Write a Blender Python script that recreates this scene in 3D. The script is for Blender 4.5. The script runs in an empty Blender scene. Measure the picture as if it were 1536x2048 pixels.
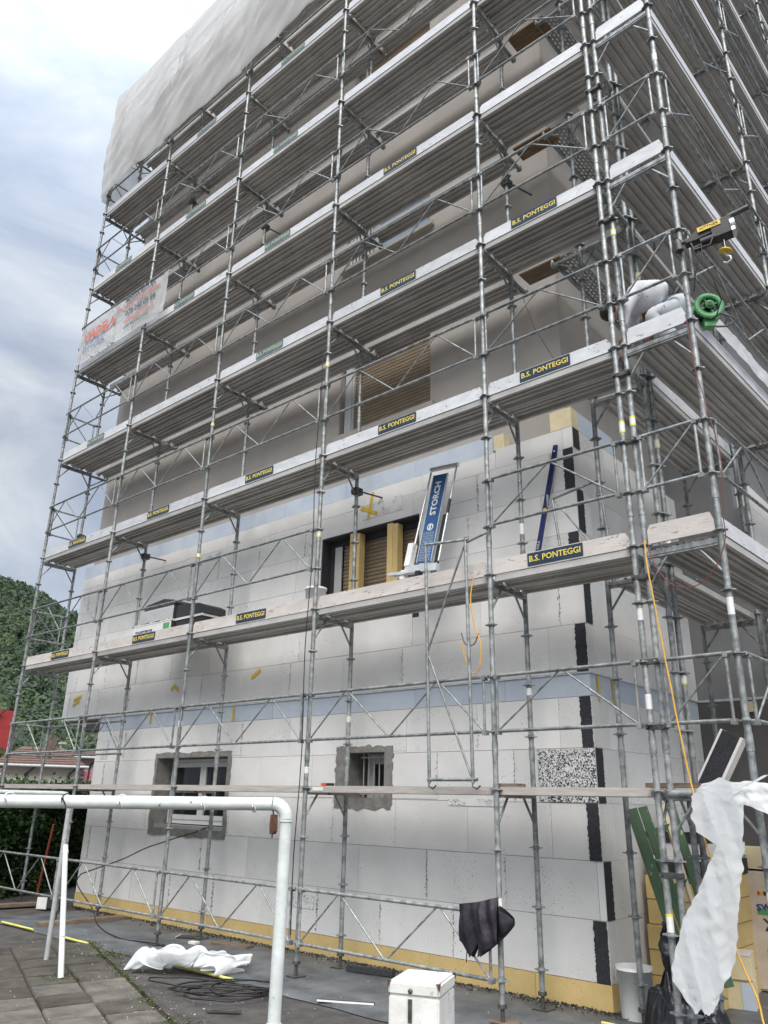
import bpy, bmesh, math, random
import numpy as np
from mathutils import Vector, Matrix, noise
random.seed(7)
PI = math.pi
sc = bpy.context.scene
col = sc.collection

# ------------------------------------------------------------------ camera
cam_d = bpy.data.cameras.new('camera')
cam = bpy.data.objects.new('camera', cam_d)
col.objects.link(cam)
sc.camera = cam
cam_d.sensor_fit = 'HORIZONTAL'
cam_d.sensor_width = 36.0
cam_d.lens = 36.0 * 1549.404 / 1536.0
cam_d.clip_start = 0.05
cam_d.clip_end = 4000
RIGHT = Vector((0.75603, 0.65423, 0.02001))
UP = Vector((0.21424, -0.27623, 0.93691))
FWD = Vector((-0.61848, 0.70404, 0.34900))
CAM = Vector((13.9629, -6.2668, -0.1150))
m = Matrix.Identity(4)
for i in range(3):
    m[i][0] = RIGHT[i]; m[i][1] = UP[i]; m[i][2] = -FWD[i]; m[i][3] = CAM[i]
cam.matrix_world = m
sc.render.resolution_x = 768
sc.render.resolution_y = 1024

# ------------------------------------------------------------------ world: overcast sky with broken clouds
SUN_EL = math.radians(52); SUN_AZ = math.radians(142)     # azimuth measured from +Y clockwise
world = bpy.data.worlds.new('World'); sc.world = world
world.use_nodes = True
nt = world.node_tree; nt.nodes.clear()
def N(tree, typ, **kw):
    n = tree.nodes.new(typ)
    for k, v in kw.items():
        if k.startswith('_'): setattr(n, k[1:], v)
        else: n.inputs[k.replace('_', ' ')].default_value = v
    return n
out = N(nt, 'ShaderNodeOutputWorld'); bg = N(nt, 'ShaderNodeBackground', Strength=0.11)
sky = N(nt, 'ShaderNodeTexSky', _sky_type='NISHITA', _sun_disc=False, _sun_elevation=SUN_EL, _sun_rotation=SUN_AZ,
        _air_density=1.0, _dust_density=1.5, _ozone_density=1.5)
tc = N(nt, 'ShaderNodeTexCoord')
mp = N(nt, 'ShaderNodeMapping'); mp.inputs['Scale'].default_value = (1.0, 1.0, 2.1); mp.inputs['Rotation'].default_value = (0.1, 0.25, 0.7)
n1 = N(nt, 'ShaderNodeTexNoise', Scale=3.4, Detail=10.0, Roughness=0.55, Distortion=0.5)
n2 = N(nt, 'ShaderNodeTexNoise', Scale=1.15, Detail=6.0, Roughness=0.5, Distortion=0.2)
r1 = N(nt, 'ShaderNodeValToRGB'); e = r1.color_ramp.elements
e[0].position = 0.38; e[0].color = (.93, 1.09, 1.38, 1)
e[1].position = 0.66; e[1].color = (1.75, 1.84, 1.96, 1)
e2 = r1.color_ramp.elements.new(0.5); e2.color = (1.22, 1.36, 1.58, 1)
r2 = N(nt, 'ShaderNodeValToRGB'); r2.color_ramp.elements[0].position = 0.30; r2.color_ramp.elements[0].color = (.9, .9, .9, 1)
r2.color_ramp.elements[1].position = 0.62; r2.color_ramp.elements[1].color = (1, 1, 1, 1)
mx = N(nt, 'ShaderNodeMix', _data_type='RGBA')
nt.links.new(tc.outputs['Generated'], mp.inputs[0])
nt.links.new(mp.outputs[0], n1.inputs['Vector']); nt.links.new(mp.outputs[0], n2.inputs['Vector'])
nt.links.new(n1.outputs['Fac'], r1.inputs[0]); nt.links.new(n2.outputs['Fac'], r2.inputs[0])
nt.links.new(r2.outputs[0], mx.inputs['Factor'])
nt.links.new(sky.outputs[0], mx.inputs['A']); nt.links.new(r1.outputs[0], mx.inputs['B'])
sx_ = N(nt, 'ShaderNodeSeparateXYZ'); gr_ = N(nt, 'ShaderNodeMapRange'); gr_.inputs['From Min'].default_value = 0.0; gr_.inputs['From Max'].default_value = 1.0
gr_.inputs['To Min'].default_value = 1.12; gr_.inputs['To Max'].default_value = 4.3      # overcast sky: brighter towards the zenith
vm_ = N(nt, 'ShaderNodeVectorMath', _operation='SCALE')
nt.links.new(tc.outputs['Generated'], sx_.inputs[0]); pw_ = N(nt, 'ShaderNodeMath', _operation='POWER'); pw_.inputs[1].default_value = 4.0; mxz = N(nt, 'ShaderNodeMath', _operation='MAXIMUM'); mxz.inputs[1].default_value = 0.0
nt.links.new(sx_.outputs['Z'], mxz.inputs[0]); nt.links.new(mxz.outputs[0], pw_.inputs[0]); nt.links.new(pw_.outputs[0], gr_.inputs[0])
nt.links.new(mx.outputs['Result'], vm_.inputs[0]); nt.links.new(gr_.outputs[0], vm_.inputs['Scale'])
nt.links.new(vm_.outputs[0], bg.inputs[0]); nt.links.new(bg.outputs[0], out.inputs[0])
sun_d = bpy.data.lights.new('sun', 'SUN'); sun_d.energy = 1.3; sun_d.angle = math.radians(55); sun_d.color = (1, .96, .9)
sun = bpy.data.objects.new('sun', sun_d); col.objects.link(sun)
sd = Vector((math.sin(SUN_AZ) * math.cos(SUN_EL), math.cos(SUN_AZ) * math.cos(SUN_EL), math.sin(SUN_EL)))
sun.rotation_euler = sd.to_track_quat('Z', 'Y').to_euler()
sun.location = (10, -10, 30)
sc.view_settings.view_transform = 'Standard'
sc.view_settings.look = 'None'
sc.view_settings.exposure = 1.72
sc.view_settings.gamma = 1.0
sc.view_settings.use_curve_mapping = False

# ------------------------------------------------------------------ materials
def mat(name, c1, c2=None, scale=6.0, rough=0.7, metal=0.0, bump=0.0, bscale=60.0, detail=4.0, lo=.35, hi=.65,
        speck=None, stretch=None, vary=0.0, spec=0.5, trans=0.0, coords='Object'):
    M = bpy.data.materials.new(name); M.use_nodes = True
    t = M.node_tree; t.nodes.clear()
    o = N(t, 'ShaderNodeOutputMaterial'); b = N(t, 'ShaderNodeBsdfPrincipled', Roughness=rough, Metallic=metal)
    b.inputs['Specular IOR Level'].default_value = spec
    t.links.new(b.outputs[0], o.inputs[0])
    cc = N(t, 'ShaderNodeTexCoord'); vec = cc.outputs[coords]
    if stretch:
        mpp = N(t, 'ShaderNodeMapping'); mpp.inputs['Scale'].default_value = stretch
        t.links.new(vec, mpp.inputs[0]); vec = mpp.outputs[0]
    c2 = c2 or c1
    nz = N(t, 'ShaderNodeTexNoise', Scale=scale, Detail=detail, Roughness=.6)
    t.links.new(vec, nz.inputs['Vector'])
    rp = N(t, 'ShaderNodeValToRGB'); rp.color_ramp.elements[0].position = lo; rp.color_ramp.elements[1].position = hi
    rp.color_ramp.elements[0].color = (*c1, 1); rp.color_ramp.elements[1].color = (*c2, 1)
    t.links.new(nz.outputs['Fac'], rp.inputs[0]); cur = rp.outputs[0]
    if vary:
        oi = N(t, 'ShaderNodeObjectInfo')
        mr = N(t, 'ShaderNodeMapRange'); mr.inputs['To Min'].default_value = 1 - vary; mr.inputs['To Max'].default_value = 1 + vary * .5
        t.links.new(oi.outputs['Random'], mr.inputs[0])
        hv = N(t, 'ShaderNodeHueSaturation'); t.links.new(mr.outputs[0], hv.inputs['Value']); t.links.new(cur, hv.inputs['Color']); cur = hv.outputs[0]
        va = N(t, 'ShaderNodeVectorMath', _operation='ADD'); 
        cb = N(t, 'ShaderNodeCombineXYZ'); ml = N(t, 'ShaderNodeMath', _operation='MULTIPLY'); ml.inputs[1].default_value = 37.0
        t.links.new(oi.outputs['Random'], ml.inputs[0]); t.links.new(ml.outputs[0], cb.inputs[0]); t.links.new(ml.outputs[0], cb.inputs[2])
        t.links.new(vec, va.inputs[0]); t.links.new(cb.outputs[0], va.inputs[1]); t.links.new(va.outputs[0], nz.inputs['Vector'])
        vec = va.outputs[0]
    if speck:                       # (colour, scale, threshold, mask scale, mask threshold)
        sc_, ss, st, ms, mt = speck
        s1 = N(t, 'ShaderNodeTexNoise', Scale=ss, Detail=2.0, Roughness=.7); t.links.new(vec, s1.inputs['Vector'])
        s2 = N(t, 'ShaderNodeTexNoise', Scale=ms, Detail=3.0); t.links.new(vec, s2.inputs['Vector'])
        g1 = N(t, 'ShaderNodeMath', _operation='GREATER_THAN'); g1.inputs[1].default_value = st; t.links.new(s1.outputs['Fac'], g1.inputs[0])
        g2 = N(t, 'ShaderNodeMapRange'); g2.inputs['From Min'].default_value = mt; g2.inputs['From Max'].default_value = mt + .06
        t.links.new(s2.outputs['Fac'], g2.inputs[0])
        mm = N(t, 'ShaderNodeMath', _operation='MULTIPLY'); t.links.new(g1.outputs[0], mm.inputs[0]); t.links.new(g2.outputs[0], mm.inputs[1])
        mxx = N(t, 'ShaderNodeMix', _data_type='RGBA'); mxx.inputs['B'].default_value = (*sc_, 1)
        t.links.new(mm.outputs[0], mxx.inputs['Factor']); t.links.new(cur, mxx.inputs['A']); cur = mxx.outputs['Result']
    t.links.new(cur, b.inputs['Base Color'])
    if bump:
        nb = N(t, 'ShaderNodeTexNoise', Scale=bscale, Detail=3.0); t.links.new(vec, nb.inputs['Vector'])
        bp = N(t, 'ShaderNodeBump', Strength=bump, Distance=.01); t.links.new(nb.outputs['Fac'], bp.inputs['Height'])
        t.links.new(bp.outputs[0], b.inputs['Normal'])
    if trans:
        tr = N(t, 'ShaderNodeBsdfTranslucent'); t.links.new(cur, tr.inputs[0])
        ms_ = N(t, 'ShaderNodeMixShader', Fac=trans); t.links.new(b.outputs[0], ms_.inputs[1]); t.links.new(tr.outputs[0], ms_.inputs[2])
        t.links.new(ms_.outputs[0], o.inputs[0])
    return M

STEEL = mat('galvanised_steel', (.17, .182, .18), (.41, .425, .42), scale=14, rough=.45, metal=.4, bump=.25, bscale=90, vary=.22, speck=((.62, .61, .58), 60, .66, 5, .56))
STEEL_D = mat('dark_steel', (.06, .06, .06), (.13, .13, .125), scale=20, rough=.5, metal=.5)
DECK = mat('deck_steel', (.40, .39, .37), (.53, .515, .495), scale=2.5, rough=.55, metal=.15, bump=.15, bscale=30, vary=.14, stretch=(.8, 1.2, 1.2), speck=((.2, .19, .18), 30, .68, 3, .5))
TOE_A = mat('toe_board_aluminium', (.60, .605, .61), (.73, .735, .74), scale=6, rough=.45, metal=.2, vary=.10, stretch=(.8, 1, 1.6), speck=((.34, .32, .30), 24, .62, 4, .52))
TOE_W = mat('toe_board_wood', (.52, .475, .44), (.62, .575, .54), scale=5, rough=.75, vary=.10, stretch=(.7, 2, 2.5), speck=((.30, .27, .25), 18, .62, 4, .5), bump=.2)
PLANK_W = mat('plank_beige', (.36, .33, .30), (.52, .48, .44), scale=8, rough=.8, vary=.1, stretch=(.4, 3, 6), bump=.2)
EPS = mat('white_foam_board', (.71, .70, .675), (.81, .80, .78), scale=1.4, rough=.75, bump=.12, bscale=160, vary=.075, speck=((.07, .07, .07), 62, .66, 2.3, .525))
EPS_SPK = mat('speckled_foam_board', (.72, .72, .71), (.78, .78, .77), scale=3, rough=.8, speck=((.035, .035, .04), 80, .505, 9, .30))
EPS_SPK2 = mat('speckled_foam_edge', (.72, .72, .71), (.78, .78, .77), scale=3, rough=.8, speck=((.035, .035, .04), 100, .57, 5, .47))
BLACK_E = mat('graphite_foam_edge', (.022, .023, .027), (.05, .052, .058), scale=70, rough=.85, bump=.8, bscale=140)
BLUE_X = mat('pale_blue_foam', (.50, .57, .66), (.58, .635, .70), scale=3, rough=.7, vary=.06, bump=.1, bscale=120)
YEL_X = mat('yellow_foam', (.62, .45, .18), (.71, .53, .24), scale=3, rough=.75, vary=.08, bump=.1, speck=((.45, .3, .1), 40, .66, 3, .5))
CREAM = mat('cream_foam', (.68, .58, .36), (.78, .68, .46), scale=5, rough=.8, vary=.06, bump=.1)
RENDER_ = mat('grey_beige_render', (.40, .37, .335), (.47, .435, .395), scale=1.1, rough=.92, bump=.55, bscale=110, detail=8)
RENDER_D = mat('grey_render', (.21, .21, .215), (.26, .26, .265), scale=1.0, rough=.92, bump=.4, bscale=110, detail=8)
RENDER_P = mat('grey_plinth_render', (.10, .095, .092), (.135, .13, .125), scale=1.3, rough=.92, bump=.4, bscale=110, detail=8)
MORTAR = mat('grey_mortar', (.17, .165, .15), (.27, .26, .24), scale=9, rough=.9, bump=.7, bscale=45, detail=7)
PVC = mat('window_pvc', (.52, .52, .51), (.60, .60, .59), scale=3, rough=.4)
SLAT = mat('roller_shutter', (.24, .185, .125), (.31, .24, .165), scale=4, rough=.55, vary=.1)
SLATG = mat('pale_vertical_slat', (.5, .52, .53), rough=.5)
BARS = mat('window_bars', (.33, .33, .33), (.42, .42, .42), scale=20, rough=.5, metal=.3)
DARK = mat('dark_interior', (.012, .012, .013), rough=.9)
CURT = mat('net_curtain', (.42, .42, .42), (.55, .55, .55), scale=30, rough=.9, stretch=(3, 1, .2))
OSB = mat('brown_plywood', (.13, .075, .04), (.22, .135, .075), scale=9, rough=.8, stretch=(.6, 3, 3), bump=.2)
WOOD = mat('weathered_wood', (.12, .085, .06), (.24, .18, .13), scale=10, rough=.85, stretch=(.6, 5, 5), bump=.3)
WHITE_P = mat('white_painted_pipe', (.56, .60, .58), (.70, .74, .72), scale=9, rough=.4, bump=.2, bscale=30, detail=8, speck=((.25, .19, .14), 34, .64, 5, .54))
WHITE_G = mat('grey_painted_pipe', (.36, .37, .36), (.48, .49, .48), scale=10, rough=.5, speck=((.2, .15, .1), 30, .66, 4, .5))
WBOX = mat('white_painted_wood', (.62, .62, .58), (.76, .76, .73), scale=7, rough=.6, bump=.3, bscale=30, detail=8, vary=.03, speck=((.32, .27, .22), 26, .63, 6, .54))
RUST = mat('rusty_iron', (.07, .03, .02), (.16, .07, .045), scale=30, rough=.85, bump=.5)
FILM = mat('white_plastic_film', (.84, .86, .86), (.90, .92, .92), scale=4, rough=.33, bump=.12, bscale=30, trans=.45)
BAG = mat('black_plastic_bag', (.008, .008, .010), (.018, .018, .022), scale=8, rough=.25, bump=.5, bscale=14)
FABRIC = mat('dark_padded_fabric', (.010, .009, .013), (.026, .022, .032), scale=9, rough=.8, bump=.5, bscale=35)
FABRIC2 = mat('plum_padded_fabric', (.018, .014, .020), (.034, .027, .037), scale=9, rough=.6, bump=.5, bscale=35)
RUBBER = mat('black_cable', (.012, .012, .013), rough=.5)
CORD_Y = mat('orange_cord', (.62, .33, .05), (.72, .42, .08), scale=20, rough=.5)
CORD_R = mat('red_cord', (.17, .04, .03), rough=.5)
TAPE = mat('yellow_tape', (.66, .44, .02), (.78, .54, .05), scale=9, rough=.5)
TAPE_L = mat('lemon_tape', (.66, .62, .12), (.78, .74, .22), scale=9, rough=.6)
GREEN_W = mat('green_painted_wood', (.055, .105, .055), (.08, .145, .075), scale=8, rough=.6, speck=((.45, .5, .45), 26, .66, 4, .5), stretch=(1, 1, .5))
GREEN_P = mat('green_plastic', (.07, .28, .10), (.11, .38, .15), scale=5, rough=.35)
NAVY = mat('navy_plate', (.012, .035, .06), (.02, .045, .07), scale=9, rough=.35)
NAVY_F = mat('faded_navy_plate', (.07, .13, .15), (.12, .19, .2), scale=9, rough=.4)
GOLD = mat('yellow_lettering', (.80, .60, .10), rough=.5)
GOLD_F = mat('faded_yellow_lettering', (.52, .50, .30), rough=.5)
BLUE_L = mat('blue_level', (.008, .014, .085), (.014, .024, .125), scale=6, rough=.3, metal=.2)
BLUE_S = mat('blue_cutter_plate', (.015, .075, .21), (.025, .13, .33), scale=4, rough=.4)
ALU = mat('bright_aluminium', (.55, .56, .56), (.72, .73, .73), scale=12, rough=.32, metal=.6)
WHITE = mat('white_plastic', (.72, .72, .70), (.80, .80, .78), scale=5, rough=.4, speck=((.4, .39, .36), 24, .68, 4, .5))
BLACKP = mat('black_plastic', (.006, .006, .006), (.014, .014, .014), scale=9, rough=.45)
YELLOW = mat('yellow_plastic', (.75, .50, .03), rough=.4)
RED = mat('red_print', (.62, .07, .04), rough=.6)
INK = mat('dark_print', (.03, .04, .05), rough=.6)
BLUEINK = mat('blue_print', (.03, .05, .25), rough=.6)
STICK = mat('paper_sticker', (.68, .68, .66), (.78, .78, .75), scale=30, rough=.6)
STICKY = mat('yellow_sticker', (.72, .66, .06), rough=.6)
COTTON = mat('white_work_cotton', (.60, .60, .64), (.74, .74, .78), scale=6, rough=.85, bump=.3, bscale=20, speck=((.35, .33, .33), 20, .66, 4, .5))
COTTON2 = mat('white_work_trousers', (.52, .55, .58), (.66, .69, .72), scale=6, rough=.85, bump=.3, bscale=20, speck=((.25, .25, .25), 20, .64, 4, .5))
SKIN = mat('skin', (.33, .19, .14), (.40, .24, .18), scale=6, rough=.55)
HAIR = mat('dark_hair', (.02, .014, .01), rough=.6)
ASPH = mat('asphalt', (.045, .041, .038), (.10, .092, .085), scale=5, rough=.9, bump=.9, bscale=75, detail=9, lo=.3, hi=.7, speck=((.22, .20, .18), 150, .67, 2, .4))
TARP = mat('grey_blue_membrane', (.06, .066, .07), (.145, .155, .162), scale=2.2, rough=.5, bump=.6, bscale=12, detail=9, speck=((.30, .29, .27), 90, .69, 2.5, .5))
PAVE = mat('dirty_concrete_paver', (.05, .044, .035), (.105, .093, .075), scale=4, rough=.9, bump=.8, bscale=60, detail=9, vary=.18, speck=((.28, .26, .22), 120, .70, 3, .45))
PAVE_L = mat('cleaner_concrete_paver', (.09, .082, .068), (.19, .172, .148), scale=4, rough=.9, bump=.7, bscale=60, detail=9, vary=.1)
SOIL = mat('dark_soil', (.02, .017, .012), (.05, .042, .03), scale=12, rough=.95, bump=.8, bscale=60)
MOSS = mat('moss', (.035, .06, .015), (.08, .11, .03), scale=12, rough=.95)
PEBB = mat('pale_grit', (.35, .33, .3), (.55, .53, .5), scale=12, rough=.9)
_ft = FILM.node_tree; _vb = N(_ft, 'ShaderNodeTexVoronoi', Scale=7.0); _vb.feature = 'F1'
_nz = N(_ft, 'ShaderNodeTexNoise', Scale=3.0, Detail=3.0); _cc = N(_ft, 'ShaderNodeTexCoord'); _ad = N(_ft, 'ShaderNodeVectorMath', _operation='MULTIPLY_ADD'); _ad.inputs[1].default_value = (.35, .35, .35)
_bp = N(_ft, 'ShaderNodeBump', Strength=.22, Distance=.03)
_ft.links.new(_cc.outputs['Object'], _nz.inputs['Vector']); _ft.links.new(_nz.outputs['Color'], _ad.inputs[0]); _ft.links.new(_cc.outputs['Object'], _ad.inputs[2]); _ft.links.new(_ad.outputs[0], _vb.inputs['Vector'])
_ft.links.new(_vb.outputs['Distance'], _bp.inputs['Height'])
for _n in _ft.nodes:
    if _n.bl_idname in ('ShaderNodeBsdfPrincipled', 'ShaderNodeBsdfTranslucent'): _ft.links.new(_bp.outputs[0], _n.inputs['Normal'])
GLASS = bpy.data.materials.new('window_glass'); GLASS.use_nodes = True
gb = GLASS.node_tree.nodes['Principled BSDF']; gb.inputs['Base Color'].default_value = (.02, .025, .03, 1); gb.inputs['Roughness'].default_value = .06
gb.inputs['Alpha'].default_value = .55
GLASS_S = mat('sky_reflecting_glass', (.20, .26, .32), (.3, .36, .42), scale=2, rough=.12, spec=.8)  # sky reflection painted into the blue-grey base colour

def scrim(name, colr, alpha):
    M = bpy.data.materials.new(name); M.use_nodes = True
    t = M.node_tree; t.nodes.clear()
    o = N(t, 'ShaderNodeOutputMaterial'); b = N(t, 'ShaderNodeBsdfDiffuse', Color=(*colr, 1)); tl = N(t, 'ShaderNodeBsdfTranslucent', Color=(*colr, 1))
    tp = N(t, 'ShaderNodeBsdfTransparent'); a = N(t, 'ShaderNodeMixShader', Fac=.5); c = N(t, 'ShaderNodeMixShader', Fac=alpha)
    cc = N(t, 'ShaderNodeTexCoord'); nz = N(t, 'ShaderNodeTexNoise', Scale=1.6, Detail=6.0)
    mr = N(t, 'ShaderNodeMapRange'); mr.inputs['From Min'].default_value = .3; mr.inputs['From Max'].default_value = .7
    mr.inputs['To Min'].default_value = alpha - .12; mr.inputs['To Max'].default_value = min(1, alpha + .1)
    t.links.new(cc.outputs['Object'], nz.inputs['Vector']); t.links.new(nz.outputs['Fac'], mr.inputs[0]); t.links.new(mr.outputs[0], c.inputs[0])
    wv = N(t, 'ShaderNodeTexNoise', Scale=45.0, Detail=2.0); bp = N(t, 'ShaderNodeBump', Strength=.4, Distance=.02)
    t.links.new(cc.outputs['Object'], wv.inputs['Vector']); t.links.new(wv.outputs['Fac'], bp.inputs['Height']); t.links.new(bp.outputs[0], b.inputs['Normal'])
    t.links.new(b.outputs[0], a.inputs[1]); t.links.new(tl.outputs[0], a.inputs[2])
    t.links.new(tp.outputs[0], c.inputs[1]); t.links.new(a.outputs[0], c.inputs[2]); t.links.new(c.outputs[0], o.inputs[0])
    return M
NET = scrim('white_scaffold_netting', (.84, .84, .83), .88)
BANNER = scrim('white_banner_mesh', (.80, .81, .82), .86)

def foliage(name, a, b, c, scale, coords='Object'):
    M = bpy.data.materials.new(name); M.use_nodes = True
    t = M.node_tree; t.nodes.clear()
    o = N(t, 'ShaderNodeOutputMaterial'); p = N(t, 'ShaderNodeBsdfPrincipled', Roughness=.6)
    tl = N(t, 'ShaderNodeBsdfTranslucent'); ms = N(t, 'ShaderNodeMixShader', Fac=.25)
    cc = N(t, 'ShaderNodeTexCoord'); nz = N(t, 'ShaderNodeTexNoise', Scale=scale, Detail=6.0, Roughness=.65)
    rp = N(t, 'ShaderNodeValToRGB'); rp.color_ramp.elements[0].position = .34; rp.color_ramp.elements[1].position = .66
    rp.color_ramp.elements[0].color = (*a, 1); rp.color_ramp.elements[1].color = (*c, 1); q = rp.color_ramp.elements.new(.5); q.color = (*b, 1)
    t.links.new(cc.outputs[coords], nz.inputs['Vector']); t.links.new(nz.outputs['Fac'], rp.inputs[0])
    t.links.new(rp.outputs[0], p.inputs['Base Color']); t.links.new(rp.outputs[0], tl.inputs[0])
    t.links.new(p.outputs[0], ms.inputs[1]); t.links.new(tl.outputs[0], ms.inputs[2]); t.links.new(ms.outputs[0], o.inputs[0])
    return M
LEAF_FAR = foliage('hill_woodland', (.026, .048, .028), (.045, .078, .034), (.085, .125, .045), .11)
LEAF_H = foliage('laurel_leaves', (.018, .045, .014), (.04, .09, .025), (.09, .16, .05), 2.5)
LEAF_T = foliage('tree_leaves', (.03, .06, .02), (.05, .1, .03), (.09, .16, .05), .8)

# ------------------------------------------------------------------ mesh helpers
class MB:
    def __init__(s): s.v = []; s.f = []; s.sm = []
    def add(s, vs, fs, smooth=False):
        b = len(s.v); s.v += [tuple(v) for v in vs]; s.f += [tuple(b + i for i in f) for f in fs]; s.sm += [smooth] * len(fs); return s
    def box(s, x0, x1, y0, y1, z0, z1, M=None):
        vs = [Vector((x, y, z)) for z in (z0, z1) for y in (y0, y1) for x in (x0, x1)]
        if M: vs = [M @ v for v in vs]
        return s.add(vs, [(0, 2, 3, 1), (4, 5, 7, 6), (0, 1, 5, 4), (2, 6, 7, 3), (0, 4, 6, 2), (1, 3, 7, 5)])
    def tube(s, a, b, r, n=8, r2=None, cap=True):
        a = Vector(a); b = Vector(b); d = (b - a).normalized(); r2 = r if r2 is None else r2
        u = d.orthogonal().normalized(); w = d.cross(u); vs = []
        for c, rr in ((a, r), (b, r2)):
            for k in range(n): vs.append(c + (u * math.cos(2 * PI * k / n) + w * math.sin(2 * PI * k / n)) * rr)
        s.add(vs, [(k, (k + 1) % n, n + (k + 1) % n, n + k) for k in range(n)], True)
        if cap: s.add(vs, [tuple(range(n - 1, -1, -1)), tuple(range(n, 2 * n))])
        return s
    def path(s, pts, r, n=6, closed=False):
        pts = [Vector(p) for p in pts]; m_ = len(pts); vs = []; u = None
        for i, p in enumerate(pts):
            d = (pts[min(i + 1, m_ - 1)] - pts[max(i - 1, 0)]).normalized()
            if u is None: u = d.orthogonal().normalized()
            u = (u - d * u.dot(d)).normalized(); w = d.cross(u)
            for k in range(n): vs.append(p + (u * math.cos(2 * PI * k / n) + w * math.sin(2 * PI * k / n)) * r)
        fs = [(i * n + k, i * n + (k + 1) % n, (i + 1) * n + (k + 1) % n, (i + 1) * n + k) for i in range(m_ - 1) for k in range(n)]
        s.add(vs, fs, True); s.add(vs, [tuple(range(n - 1, -1, -1)), tuple(range((m_ - 1) * n, m_ * n))]); return s
    def prism(s, pts, off, f=lambda a, b, c: (a, c, b)):        # 2D outline extruded by off along the third axis
        n = len(pts); vs = [f(a, b, 0) for a, b in pts] + [f(a, b, off) for a, b in pts]
        return s.add(vs, [tuple(range(n)), tuple(range(2 * n - 1, n - 1, -1))] + [(k, k + n, (k + 1) % n + n, (k + 1) % n) for k in range(n)])
    def lathe(s, prof, c=(0, 0, 0), n=24, M=None):
        vs = []
        for r, z in prof:
            for k in range(n):
                v = Vector((r * math.cos(2 * PI * k / n), r * math.sin(2 * PI * k / n), z))
                vs.append((M @ v if M else v) + Vector(c))
        fs = [(i * n + k, i * n + (k + 1) % n, (i + 1) * n + (k + 1) % n, (i + 1) * n + k) for i in range(len(prof) - 1) for k in range(n)]
        return s.add(vs, fs, True)
    def mesh(s, name, fix=True):
        me = bpy.data.meshes.new(name); me.from_pydata(s.v, [], s.f)
        me.polygons.foreach_set('use_smooth', s.sm)
        if fix:
            bm = bmesh.new(); bm.from_mesh(me); bmesh.ops.recalc_face_normals(bm, faces=bm.faces); bm.to_mesh(me); bm.free()
        me.update(); return me

def tag(o, label=None, cat=None, group=None, kind=None):
    if label: o['label'] = label
    if cat: o['category'] = cat
    if group: o['group'] = group
    if kind: o['kind'] = kind
    return o
def obj(name, mb, mt, parent=None, M=None, **kw):
    me = mb if isinstance(mb, bpy.types.Mesh) else mb.mesh(name)
    if not me.materials and mt: me.materials.append(mt)
    o = bpy.data.objects.new(name, me); col.objects.link(o)
    if parent: o.parent = parent
    if M is not None: o.matrix_local = M
    tag(o, **kw); return o
def empty(name, loc=(0, 0, 0), rz=0, **kw):
    o = bpy.data.objects.new(name, None); col.objects.link(o); o.location = loc; o.rotation_euler = (0, 0, rz)
    o.empty_display_size = .2; tag(o, **kw); return o
T = lambda x, y, z: Matrix.Translation((x, y, z))
def loc_mb(mb, loc):                     # express a mesh builder in coordinates local to loc
    l = Vector(loc); mb.v = [tuple(Vector(v) - l) for v in mb.v]; return mb
_txt = {}
def text_mesh(s, size, mt, ext=.002, bold=.0, shear=0.0):
    k = (s, size, mt.name, shear)
    if k in _txt: return _txt[k]
    cu = bpy.data.curves.new('lettering', 'FONT'); cu.body = s; cu.size = size; cu.extrude = ext; cu.offset = bold; cu.shear = shear
    cu.align_x = 'CENTER'; cu.align_y = 'CENTER'; cu.resolution_u = 2
    o = bpy.data.objects.new('tmp', cu); col.objects.link(o)
    me = bpy.data.meshes.new_from_object(o.evaluated_get(bpy.context.evaluated_depsgraph_get()))
    bpy.data.objects.remove(o); bpy.data.curves.remove(cu)
    me.materials.clear(); me.materials.append(mt); _txt[k] = me; return me
RX90 = Matrix.Rotation(PI / 2, 4, 'X')

def tri(x): return abs((x % 2.0) - 1.0)
_rc = random.Random(21)
_dirs = [(math.cos(a), math.sin(a), _rc.uniform(0, 9)) for a in [_rc.uniform(0, PI) for _ in range(40)]]
def softtri(x):
    t = tri(x); return t * t * (3 - 2 * t)
def crumple(x, z, seed=0, octs=3, per=3):
    """piecewise planar folds: triangle waves in random directions, warped a little"""
    h = 0; f = 1.0; a = 1.0; k = seed * 5
    for o_ in range(octs):
        w = noise.noise(Vector((x * f * .6, z * f * .6, seed + o_))) * .9
        for _ in range(per):
            d = _dirs[k % 40]; k += 1
            h += a * (tri((x * d[0] + z * d[1]) * f + d[2] + w) - .5)
        f *= 2.1; a *= .46
    return h / per
def fbm(p, o=3):
    return noise.fractal(Vector(p), 1.0, 2.0, o)

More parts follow.
